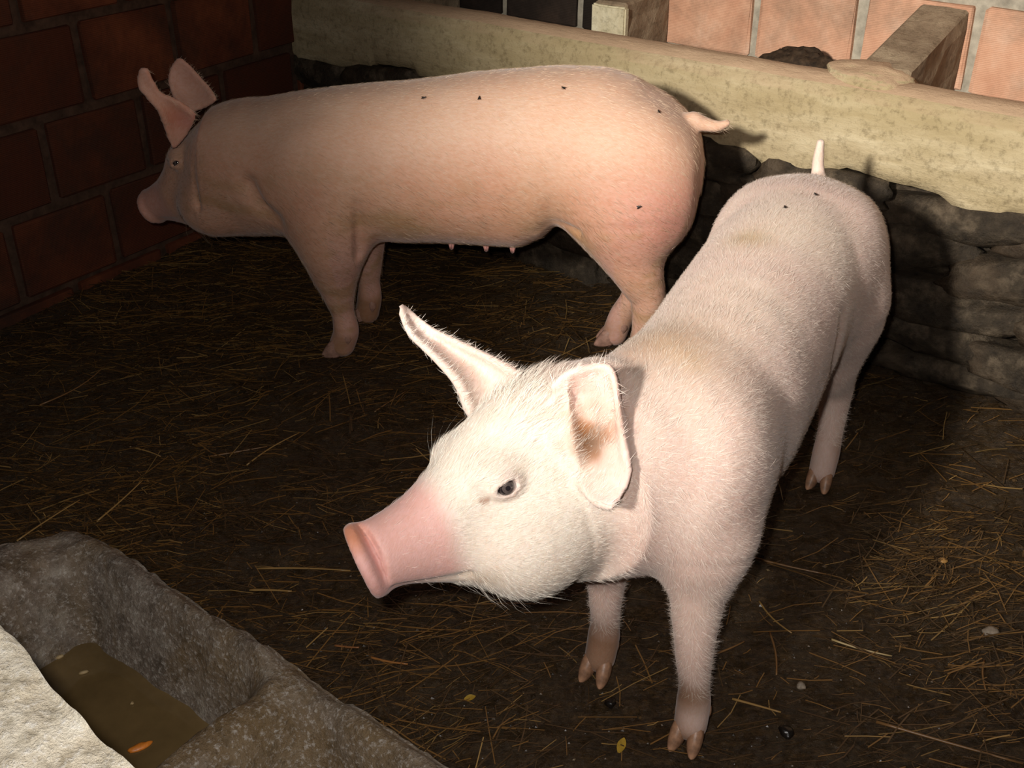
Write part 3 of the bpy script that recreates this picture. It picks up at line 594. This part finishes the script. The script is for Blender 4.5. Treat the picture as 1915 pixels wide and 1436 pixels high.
# ================= pigs =================
def vnormals(V, F):
    n = np.cross(V[F[:, 2]]-V[F[:, 0]], V[F[:, 3]]-V[F[:, 1]]); Nn = np.zeros_like(V)
    for i in range(4):
        for k in range(3): Nn[:, k] += np.bincount(F[:, i], n[:, k], len(V))
    return Nn/np.maximum(np.linalg.norm(Nn, axis=1), 1e-9)[:, None]
def blob(P, c, r): return np.exp(-(((P-np.asarray(c))/np.asarray(r))**2).sum(1))
def lerp(c, f, col): return c+(np.asarray(col)-c)*np.clip(f, 0, 1)[:, None]
def near_pts(P, Q):
    out = np.empty(len(P)); Q = Q.astype(np.float32); P = P.astype(np.float32)
    for i in range(0, len(P), 4096): out[i:i+4096] = np.sqrt(((P[i:i+4096, None]-Q[None])**2).sum(-1).min(1))
    return out
def paint(P, V, H, ears, kind):
    n = lambda f, s: vn3(V, f, s); w = n(5, 1)+.5*n(13, 4)+.25*n(31, 7)
    leg = np.clip((.30-V[:, 2])/.12, 0, 1); ham = blob(V, (-.5, .0, .40), (.16, .4, .13))
    if kind == 'A':
        c = np.tile([.70, .52, .455], (len(V), 1)); c = lerp(c, .5+1.1*w, (.77, .62, .535))
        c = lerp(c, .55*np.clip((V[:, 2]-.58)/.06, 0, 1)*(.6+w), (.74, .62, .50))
        c = lerp(c, .85*blob(V, (.28, -.05, .62), (.075, .10, .07)), (.44, .29, .18))
        c = lerp(c, .75*blob(V, (-.10, -.04, .66), (.035, .04, .06)), (.50, .36, .19))
        c = lerp(c, .45*ham+.3*leg, (.74, .50, .43))
        face = np.clip((H[:, 0]+.02)/.06, 0, 1)*np.clip((.26-H[:, 0])/.04, 0, 1); c = lerp(c, face*.9, (.84, .76, .665))
        c = lerp(c, .3*blob(H, (.10, .10, -.12), (.07, .08, .07))*(.7+w), (.82, .66, .50))
        sn = np.clip((H[:, 0]-.205-.10*(-H[:, 2]-.02)*0-.02*w)/.03, 0, 1)*np.clip((H[:, 2]+.092)/.012, .12, 1); c = lerp(c, sn*.85, (.80, .46, .42))
        c = lerp(c, .75*blob(np.abs(H)*np.array([1, 0, 1]), (.196, 0, .098), (.022, 1, .014))*(.7+w), (.52, .37, .23))
        disc = np.clip((H[:, 0]-.315)/.012, 0, 1); c = lerp(c, disc*.75, (.74, .42, .385)); c = lerp(c, disc*np.clip((H[:, 2]+.01)/.02, 0, 1)*.8, (.66, .27, .14))
        for e in ears:
            d = near_pts(V, e.reshape(-1, 3)[::3]); c = lerp(c, np.clip(1-d/.014, 0, 1)*.85, (.84, .60, .545))
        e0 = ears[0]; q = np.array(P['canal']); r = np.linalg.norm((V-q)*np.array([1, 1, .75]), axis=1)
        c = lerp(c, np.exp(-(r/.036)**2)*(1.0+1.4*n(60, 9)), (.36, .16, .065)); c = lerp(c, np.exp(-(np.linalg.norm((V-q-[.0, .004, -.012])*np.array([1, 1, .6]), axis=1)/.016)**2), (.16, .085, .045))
        ec = np.array([P['eye'][0]+.031, 0, P['eye'][2]-.013]); c = lerp(c, 1.5*np.clip(1-np.linalg.norm((H-ec)*np.array([1, 0, 1]), axis=1)/.0085, 0, 1)*(H[:, 1] > 0)*(1+1.5*n(150, 3)), (.30, .10, .035))
        er = np.array([P['eye'][0], P['eye'][1]+.006, P['eye'][2]]); c = lerp(c, .6*np.clip(1-np.linalg.norm(H-er, axis=1)/.026, 0, 1), (.70, .42, .40))
        c = lerp(c, np.clip((.135-V[:, 2])/.05, 0, 1)*np.clip(.45+1.7*n(18, 11), 0, .85), (.33, .18, .095))
        c = lerp(c, np.exp(-((V[:, 2]-.095)/.022)**2)*.65*(V[:, 0] > 0), (.27, .15, .085))
    else:
        c = np.tile([.65, .37, .26], (len(V), 1)); c = lerp(c, .45+1.0*w, (.72, .465, .335))
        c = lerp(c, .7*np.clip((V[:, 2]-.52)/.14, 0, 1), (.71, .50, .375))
        c = lerp(c, .7*blob(V, (-.10, .17, .42), (.28, .12, .085))*(.9+1.3*w), (.46, .285, .125))
        c = lerp(c, .5*blob(V, (.30, .17, .45), (.20, .12, .10))*(.7+w), (.62, .40, .25))
        c = lerp(c, .75*blob(V, (-.44, .13, .46), (.13, .12, .11)), (.62, .29, .255)); c = lerp(c, .4*leg, (.64, .38, .30))
        c = lerp(c, np.clip((.40-V[:, 2])/.08, 0, 1)*.5*(np.abs(V[:, 0]) < .35), (.66, .40, .36))
        W = V*np.array([.35, 1, 1.]); st = vn3(W, 34, 13)+.6*vn3(W, 80, 17)+.5*w; c = lerp(c, np.clip(st*1.5-.10, 0, .65)*np.clip((.60-V[:, 2])/.2, 0, 1), (.44, .27, .13))
        sn = np.clip((H[:, 0]-.23)/.03, 0, 1); c = lerp(c, sn*.6, (.68, .37, .33))
        for e in ears:
            d = near_pts(V, e.reshape(-1, 3)[::3]); c = lerp(c, np.clip(1-d/.016, 0, 1)*.8, (.74, .36, .30))
        c = lerp(c, np.exp(-(np.linalg.norm(V-ears[0][7, 13], axis=1)/.038)**2)*.8, (.62, .23, .14)); c = lerp(c, np.exp(-(np.linalg.norm(V-ears[0][1, 20], axis=1)/.03)**2)*.6, (.66, .28, .24))
        c = lerp(c, np.clip((.14-V[:, 2])/.06, 0, 1)*np.clip(.45+1.6*n(20, 11), 0, .8), (.34, .19, .10))
    return np.clip(c, .01, 1)
def claw_mesh(sc, name='hoof', hm=None):
    prof = [(-.026, .006, .052, .030), (-.016, .0125, .056, .010), (.0, .0140, .053, .0), (.014, .0135, .043, .0), (.026, .0105, .028, .0), (.034, .0060, .014, .001), (.0375, .0015, .006, .003)]
    V = []; k = 12
    for x, w, zt, zb in prof:
        for q in range(k):
            a = 2*math.pi*q/k; ca, sa = math.cos(a), math.sin(a); ex = .75
            V.append((x, w*math.copysign(abs(ca)**ex, ca), (zt+zb)/2+(zt-zb)/2*math.copysign(abs(sa)**(.6 if sa < 0 else .9), sa)))
    F = [(i*k+q, i*k+(q+1) % k, (i+1)*k+(q+1) % k, (i+1)*k+q) for i in range(len(prof)-1) for q in range(k)]
    F += [tuple(range(k-1, -1, -1)), tuple((len(prof)-1)*k+q for q in range(k))]
    me = bpy.data.meshes.new(name); me.from_pydata([tuple(c*sc for c in v) for v in V], [], F); me.update(); me.materials.append(hm)
    me.polygons.foreach_set('use_smooth', np.ones(len(me.polygons), bool)); return me
def bristles(V, F, Nn, H, P, count, mat, parent, size, g, ed, kind, skin_c):
    a = np.linalg.norm(np.cross(V[F[:, 2]]-V[F[:, 0]], V[F[:, 3]]-V[F[:, 1]]), axis=1); ctr = V[F].mean(1); hc = H[F].mean(1)
    headm = hc[:, 0] > -.02
    ok = (ctr[:, 2] > .10) & ~((hc[:, 0] > .30) & headm) & (ctr[:, 0] > -.585)
    edf = ed[F[:, 0]]; inner = edf > .5
    snout = headm & (hc[:, 0] > .22); p = a*ok*np.where(snout, .12, 1)*np.where(headm, 1.3, 1)*np.where(inner, .10, 1); p /= p.sum()
    f = g.choice(len(F), count, p=p); u, v = g.random((2, count, 1)); q = V[F[f]]
    root = q[:, 0]*(1-u)*(1-v)+q[:, 1]*u*(1-v)+q[:, 2]*u*v+q[:, 3]*(1-u)*v
    n = Nn[F[f, 0]]; Mh = rot(*P['head_rot']); hd = hc[f]
    flow = np.where(headm[f][:, None], -Mh[:, 0][None]+.25*Mh[:, 2]*np.sign(hd[:, 2:3]), np.array([-1., 0, -.55])[None]*np.ones((count, 1)))
    flow = flow+g.normal(0, .22, (count, 3)); t = flow-(flow*n).sum(1)[:, None]*n; t /= np.linalg.norm(t, axis=1)[:, None]+1e-9
    L = size*g.uniform(.6, 1.35, (count, 1))
    crest = headm[f] & (np.abs(hd[:, 1]) < .07) & (hd[:, 2] > .05) & (hd[:, 0] < .09) & ~inner[f] & (kind == 'A'); L[headm[f]] *= .72; L[crest] *= 1.7
    chin = headm[f] & (hd[:, 2] < -.08) & (hd[:, 0] > .12); L[chin] *= np.where(g.random((chin.sum(), 1)) < .04, 3.6, .7)
    lash = headm[f] & (hd[:, 1] < -.045) & (np.abs(hd[:, 0]-.15) < .03) & (hd[:, 2] > .005) & (hd[:, 2] < .10) & ~inner[f]; L[lash] *= np.where(g.random((lash.sum(), 1)) < .10, 3.2, 1)
    lift = np.where(crest, .70, np.where(headm[f], .24, .15))[:, None]*g.uniform(.6, 1.4, (count, 1)); lift[chin] += .22
    d1 = t+n*lift; d1 /= np.linalg.norm(d1, axis=1)[:, None]; d2 = t+n*(lift*.35); d2 /= np.linalg.norm(d2, axis=1)[:, None]
    side = np.cross(d1, n+g.normal(0, .5, (count, 3))); side /= np.linalg.norm(side, axis=1)[:, None]+1e-9
    wd = .00023*g.uniform(.7, 1.3, (count, 1))*size/.02
    root = root-n*.0006; mid = root+d1*L*.5; tip = mid+d2*L*.5
    Vh = np.stack([root-side*wd, root+side*wd, mid-side*wd*.8, mid+side*wd*.8, tip], 1).reshape(-1, 3)
    b = np.arange(count)[:, None]*5; Fh = np.concatenate([b+[0, 1, 3], b+[0, 3, 2], b+[2, 3, 4]])
    hcA = (np.array([.86, .79, .68])*.5+.55*np.clip(skin_c[F[f, 0]]*1.12, 0, .9))*g.uniform(.8, 1.05, (count, 1))
    if kind == 'B':
        rc = root; lo = np.clip((.62-rc[:, 2:3])/.16, 0, 1)*g.uniform(.2, 1.1, (count, 1)); hcA = np.array([.74, .56, .40])+(np.array([.20, .10, .045])-np.array([.74, .56, .40]))*np.clip(lo, 0, 1)
    o = mesh_obj('bristles', Vh, Fh, mat, parent, True, np.repeat(hcA, 5, axis=0)); o['kind'] = 'stuff'; return o
def eye_parts(P, M, o, parent):
    for sg in (1, -1):
        c = o+M@np.array([P['eye'][0]+.0005, sg*(P['eye'][1]+.0015-P.get('sunk', 0)), P['eye'][2]-.0005])
        bm = bmesh.new(); bmesh.ops.create_uvsphere(bm, u_segments=24, v_segments=16, radius=.0128); e = bm_obj('eye', bm, EYE, parent, True); e.location = c
        ax = Vector(M@np.array([.20, sg*1., .22])).normalized()
        bm = bmesh.new(); bmesh.ops.create_circle(bm, segments=24, radius=.0078); bmesh.ops.create_circle(bm, segments=24, radius=.0036)
        vs = list(bm.verts); 
        for v in vs: r2 = v.co.length; v.co.z = math.sqrt(.01305**2-r2*r2)
        for q in range(24): bm.faces.new((vs[q], vs[(q+1) % 24], vs[24+(q+1) % 24], vs[24+q]))
        ir = bm_obj('iris', bm, IRIS, e, True); ir.rotation_euler = ax.to_track_quat('Z', 'Y').to_euler()
def make_pig(P, kind, name, label, skin, hair, nh, hs, scl):
    f, M, o, ears = pig_field(P); V, F = f.mesh(3); Nn = vnormals(V, F); Hc = (V-o)@M
    V = V+Nn*(.0035*vn3(V, 11, 2)+.0018*vn3(V, 27, 5))[:, None]*np.clip((V[:, 2]-.1)/.1, 0, 1)[:, None]*np.clip((.18-Hc[:, 0])/.1, 0, 1)[:, None]
    root = empty(name, (P['O'][0], P['O'][1], 0), P['h']); tag(root, label, 'pig')
    PC = paint(P, V, Hc, ears, kind); body = mesh_obj('body', V, F, skin, root, True, PC)
    eye_parts(P, M, o, root)
    hm = HOOF if kind == 'A' else HOOF_B; cm = claw_mesh(scl, 'hoof', hm); dm = claw_mesh(scl*.42, 'dewclaw', hm)
    for ch in P['fore']+P['hind']:
        x, y, z, r = ch[-1]; yaw = P.get('foot_yaw', 0)
        for sg in (1, -1):
            h = link('hoof', cm, root); h.location = (x+.010*scl, y+sg*.0145*scl, -.003); h.rotation_euler = (0, 0, yaw+sg*.14)
            d = link('dewclaw', dm, root); d.location = (x-.030*scl, y+sg*.018*scl, .050*scl); d.rotation_euler = (0, .9, sg*.5+math.pi*0)
    for (tx, ty, tz) in P.get('teats', []):
        k = np.argmin(((V-np.array([tx, ty, tz]))**2).sum(1)); bm = bmesh.new(); bmesh.ops.create_cone(bm, cap_ends=True, segments=12, radius1=.009, radius2=.0045, depth=.02)
        bmesh.ops.bevel(bm, geom=bm.edges[:], offset=.002, segments=2, affect='EDGES'); t = bm_obj('teat', bm, skin, root, True)
        a = t.data.color_attributes.new('Col', 'FLOAT_COLOR', 'POINT'); a.data.foreach_set('color', np.tile([.62, .30, .26, 1], len(t.data.vertices)).astype(np.float32))
        t.location = V[k]+np.array([0, 0, -.006]); t.rotation_euler = (math.pi, 0, 0)
    ed = np.zeros(len(V))
    for e in ears: ed = np.maximum(ed, (near_pts(V, e[2:, 5:-5].reshape(-1, 3)[::2]) < .0125).astype(float))
    bristles(V, F, Nn, Hc, P, nh, hair, root, hs, np.random.default_rng(3), ed, kind, PC)
    return root, V, Nn
pigA, VA, NA = make_pig(PIG_A, 'A', 'pig', 'pale white-pink pig in front with its head turned side-on to the camera', SKIN_A, HAIR_A, 105000, .021, .93)
pigB, VB, NB = make_pig(PIG_B, 'B', 'pig', 'pinker dirt-smeared pig standing broadside behind, facing the dark brick wall', SKIN_B, HAIR_B, 60000, .020, 1.13)
# ================= flies on the pigs =================
bm = bmesh.new()
for c, r in (((0, 0, .002), (.0032, .0016, .0015)), ((.0036, 0, .0021), (.0012, .0013, .0012))):
    g = bmesh.ops.create_icosphere(bm, subdivisions=2, radius=1)['verts']
    for v in g: v.co = Vector([c[i]+v.co[i]*r[i] for i in range(3)])
for sg in (1, -1):
    w = [bm.verts.new(q) for q in ((.001, sg*.0008, .0034), (-.0035, sg*.0006, .0036), (-.0052, sg*.0022, .0032), (-.003, sg*.0030, .0030))]; bm.faces.new(w)
    for q in (-.0015, .0005, .0022):
        l = [bm.verts.new(p) for p in ((q, sg*.001, .0016), (q+.0005, sg*.001, .0016), (q+.0006, sg*.0034, 0), (q+.0002, sg*.0034, 0))]; bm.faces.new(l)
FLYMAT = plain('fly_black', (.012, .010, .009), .4, .5, .2, 500, 0)
fly_me = bpy.data.meshes.new('fly'); bm.to_mesh(fly_me); bm.free(); fly_me.materials.append(FLYMAT)
def put_fly(root, V, Nn, P, loc, label, spin):
    k = np.argmin(((V-np.asarray(loc))**2).sum(1)); n = Nn[k]; c, s = math.cos(P['h']), math.sin(P['h'])
    w = lambda v: Vector((v[0]*c-v[1]*s, v[0]*s+v[1]*c, v[2])); o = link('fly', fly_me)
    o.location = w(V[k])+Vector((P['O'][0], P['O'][1], 0))+w(n)*.0005
    q = w(n).to_track_quat('Z', 'Y'); o.rotation_mode = 'QUATERNION'; o.rotation_quaternion = q @ Matrix.Rotation(spin, 3, 'Z').to_quaternion(); o.scale = (1.25,)*3
    tag(o, label, 'fly', 'flies sitting on the pigs')
for a in FLIES: put_fly(*( (pigA, VA, NA, PIG_A) if a[0] == 'A' else (pigB, VB, NB, PIG_B)), *a[1:])
# ================= straw =================
def stalks(P0, ang, L, r, lift0, lift1, bend, col, hfun):
    n = len(P0); dx, dy = np.cos(ang), np.sin(ang); pts = []
    for t in (-.5, 0, .5):
        x = P0[:, 0]+dx*L*t-dy*bend*L*(.25-t*t); y = P0[:, 1]+dy*L*t+dx*bend*L*(.25-t*t)
        pts.append(np.stack([x, y, hfun(x, y)+r+lift0*(.5-t)+lift1*(.5+t)], 1))
    V = []; side = np.stack([-dy, dx, 0*dx], 1)
    for q in pts:
        for a in (0, 2.094, 4.189): V.append(q+side*(np.cos(a+.5)*r)[:, None]+np.array([0, 0, 1.])*(np.sin(a+.5)*r)[:, None])
    V = np.stack(V, 1); b = np.arange(n)[:, None]*9; F = []
    for s in (0, 3):
        for q in range(3): F.append(b+[s+q, s+(q+1) % 3, s+3+(q+1) % 3, s+3+q])
    return V.reshape(-1, 3), np.concatenate(F), np.repeat(col, 9, axis=0)
def inside(x, y):
    a = x*nL[0]+y*nL[1] > DL+.03; b = (x-CB[0])*mB[0]+(y-CB[1])*mB[1] > .03
    rt = (x-T0[0])*tN[0]+(y-T0[1])*tN[1]; c = rt < -.02
    return a & b & c & (y > .6)
g = np.random.default_rng(21); K = 95000
px = g.uniform(-2.2, 1.9, K); py = g.uniform(.7, 4.0, K); dens = .55+1.3*fbm(px, py, 2.3, 3, 55)+.35*np.clip((.3-px)*1.2, -.6, .5)
keep = inside(px, py) & (g.random(K) < np.clip(dens, .12, 1)); P0 = np.stack([px, py], 1)[keep]; n = len(P0)
ang = g.normal(.12, .42, n)+.5*fbm(P0[:, 0], P0[:, 1], 1.5, 2, 58); big = g.random(n); rndm = g.random(n) < .28; ang[rndm] = g.uniform(0, 6.28, rndm.sum())
L = np.where(big < .75, g.uniform(.012, .05, n), g.uniform(.05, .15, n)); r = np.where(big < .75, g.uniform(.0005, .0011, n), g.uniform(.0007, .0016, n))
tone = g.random(n)[:, None]; col = np.where(tone < .66, np.array([.055, .030, .012])+tone*.075*np.array([1, .62, .3]), np.where(tone < .94, np.array([.21, .108, .032])*(.6+tone*.6), np.array([.36, .22, .075])*(.6+.6*g.random((n, 1)))))
V, F, Cc = stalks(P0, ang, L, r, g.uniform(0, .010, n), g.uniform(0, .010, n), g.normal(0, .12, n), col, floor_h)
# crumbs of dung and chaff among it
K2 = 14000; cx = g.uniform(-2.2, 1.9, K2); cy = g.uniform(.7, 4.0, K2); kk = inside(cx, cy); cx, cy = cx[kk], cy[kk]; n2 = len(cx); s = g.uniform(.0010, .0034, n2)*np.where(g.random(n2) < .05, 1.9, 1)
base = np.array([(1, 0, 0), (0, 1, 0), (-1, 0, 0), (0, -1, 0), (0, 0, .8), (0, 0, -.8)], float); a = g.uniform(0, 6.28, n2); st = g.uniform(.6, 1.7, n2)
Vc = np.stack([cx[:, None]+s[:, None]*(base[None, :, 0]*np.cos(a)[:, None]*st[:, None]-base[None, :, 1]*np.sin(a)[:, None]), cy[:, None]+s[:, None]*(base[None, :, 0]*np.sin(a)[:, None]*st[:, None]+base[None, :, 1]*np.cos(a)[:, None]), floor_h(cx, cy)[:, None]+s[:, None]*(base[None, :, 2]*.8+.3)], 2).reshape(-1, 3)
fb = np.array([(0, 1, 4), (1, 2, 4), (2, 3, 4), (3, 0, 4)]); Fc = (np.arange(n2)[:, None, None]*6+fb[None]).reshape(-1, 3)
tn = g.random(n2)[:, None]; cc = np.where(tn < .8, np.array([.045, .027, .013])*(.5+tn), np.where(tn < .985, np.array([.11, .065, .028]), np.array([.20, .14, .07])))
o = mesh_obj('straw_litter', V, F, STRAW, None, False, Cc); tag(o, 'matted wet brown straw trodden over the pen floor', 'straw', None, 'stuff')
o = mesh_obj('dung_crumbs', Vc, Fc, STRAW, None, False, np.repeat(cc, 6, axis=0)); tag(o, 'dark dung crumbs and chaff scattered through the straw', 'dung', None, 'stuff')
def stalk_thing(p, q, rad, col, label, lift):
    p, q = np.array(p), np.array(q); d = q-p; L = np.linalg.norm(d); V = []; k = 6; m = 9; gg = np.random.default_rng(int(abs(p[0])*1e4)); sd = np.array([-d[1], d[0]])/L; bnd = gg.normal(0, .03)*L; TT = np.linspace(0, 1, m); C0 = p[None]+TT[:, None]*d+sd*(bnd*np.sin(np.pi*TT))[:, None]; Zf = floor_h(C0[:, 0], C0[:, 1]); z0, z1 = Zf[:3].max(), Zf[-3:].max(); up = max(0, (Zf-(z0+(z1-z0)*TT)).max()*.7)
    for i in range(m):
        t = i/(m-1); c = p+d*t+sd*bnd*math.sin(math.pi*t); z = float(z0+(z1-z0)*t+up)+rad+lift*t+.001
        for a in range(k):
            an = 2*math.pi*a/k; w = rad*(1-.35*t)*(1+.25*math.exp(-((t-.55)/.03)**2)); V.append((c[0]+sd[0]*math.cos(an)*w, c[1]+sd[1]*math.cos(an)*w, z+math.sin(an)*w))
    F = [(i*k+a, i*k+(a+1) % k, (i+1)*k+(a+1) % k, (i+1)*k+a) for i in range(m-1) for a in range(k)]+[tuple(range(k-1, -1, -1)), tuple((m-1)*k+a for a in range(k))]
    o = mesh_obj('straw_stalk', V, F, STRAW, None, True, np.tile(np.array(col)[None], (len(V), 1))*np.array([1, 1, 1])); tag(o, label, 'straw', 'long loose straw stalks on the floor')
for a in STALKS: stalk_thing(*a)
# ================= small bits =================
def bit(name, loc, size, mat, label, cat, seed, flat=.7, rz=0, group=None):
    bm = bmesh.new(); bmesh.ops.create_icosphere(bm, subdivisions=3, radius=1); P = np.array([v.co[:] for v in bm.verts]); d = 1+.5*vn3(P, 1.3, seed)+.2*vn3(P, 3.5, seed+2)
    for v, q, k in zip(bm.verts, P, d): v.co = Vector((q[0]*k*size[0], q[1]*k*size[1], q[2]*k*size[2]))
    o = bm_obj(name, bm, mat, None, True); o.location = loc; o.rotation_euler = (0, 0, rz); return tag(o, label, cat, group)
def leaf(name, loc, L, W, mat, label, cat, rz, curl=.3, seed=0):
    V = []; m = 9; k = 5
    for i in range(m):
        t = i/(m-1); w = W*math.sin(math.pi*min(1, t*.92+.06))**.8
        for j in range(k): s = (j-2)/2; V.append((L*(t-.5), s*w/2, curl*L*(.25*s*s*math.sin(math.pi*t)+.35*t*t)))
    V = np.array(V); Vb = V-[0, 0, .0006]; nV = len(V); F = grid_faces(m, k)
    o = mesh_obj(name, np.r_[V, Vb], np.r_[F, F[:, ::-1]+nV], mat); o.location = loc; o.rotation_euler = (.1, 0, rz); return tag(o, label, cat)
fz = lambda x, y: float(floor_h(x, y))
YEL = plain('yellow_leaf', (.42, .26, .03), .5, .4, .3, 60, .1); ORA = plain('orange_peel', (.55, .17, .02), .4, .4, .3, 80, .2); COR = plain('corn', (.38, .20, .06), .45, .4, .3, 90, .1)
PEB = plain('pebble', (.24, .19, .14), .6, .4, .35, 70, .3); BAL = plain('black_dung', (.012, .009, .007), .3, .5, .4, 60, .4); CHP = plain('pale_chip', (.36, .26, .13), .5, .4, .3, 60, .2)
leaf('fallen_leaf', (.177, 1.244, fz(.177, 1.244)+.006), .030, .014, YEL, 'small yellow leaf on the muck before the front hooves', 'leaf', 1.2)
leaf('fallen_leaf', (-.072, 1.355, fz(-.072, 1.355)+.006), .020, .012, YEL, 'bright yellow leaf scrap on the floor beside the trough', 'leaf', .3)
bit('dung_ball', (.451, 1.273, fz(.451, 1.273)+.006), (.012, .012, .010), BAL, 'round black dung ball right of the front hooves', 'dung', 1)
bit('dung_ball', (.168, 1.341, fz(.168, 1.341)+.005), (.009, .009, .008), BAL, 'small black dung ball between the two front feet', 'dung', 4)
bit('pebble', (.501, 1.384, fz(.501, 1.384)+.004), (.008, .007, .006), PEB, 'pale round pebble on the muck right of the front legs', 'pebble', 7)
bit('pebble', (.875, 1.512, fz(.875, 1.512)+.005), (.014, .012, .009), PEB, 'flat greyish pebble near the right edge of the floor', 'pebble', 9)
bit('corn_kernel', (.861, 1.72, fz(.861, 1.72)+.004), (.009, .007, .005), COR, 'brownish corn kernel lying on the floor at the right', 'corn', 12)
def at_trough(t, n, z): v = MT @ Vector((t, n, z)); return tuple(v)
bit('vegetable_scrap', (-.56, 1.159, .100), (.016, .0065, .005), ORA, 'orange vegetable scrap floating in the trough water', 'scrap', 15, rz=.55)
bit('husk', (-.699, 1.312, .100), (.009, .0035, .003), CHP, 'pale husk floating at the far end of the trough water', 'husk', 18, rz=.4)
bit('husk', (-.751, 1.348, .100), (.008, .0035, .003), CHP, 'pale husk at the water edge in the far trough corner', 'husk', 21, rz=.5)
bit('seed', (-.599, 1.245, .100), (.0032, .003, .0025), CHP, 'tiny pale seed floating mid-way in the trough water', 'seed', 24)
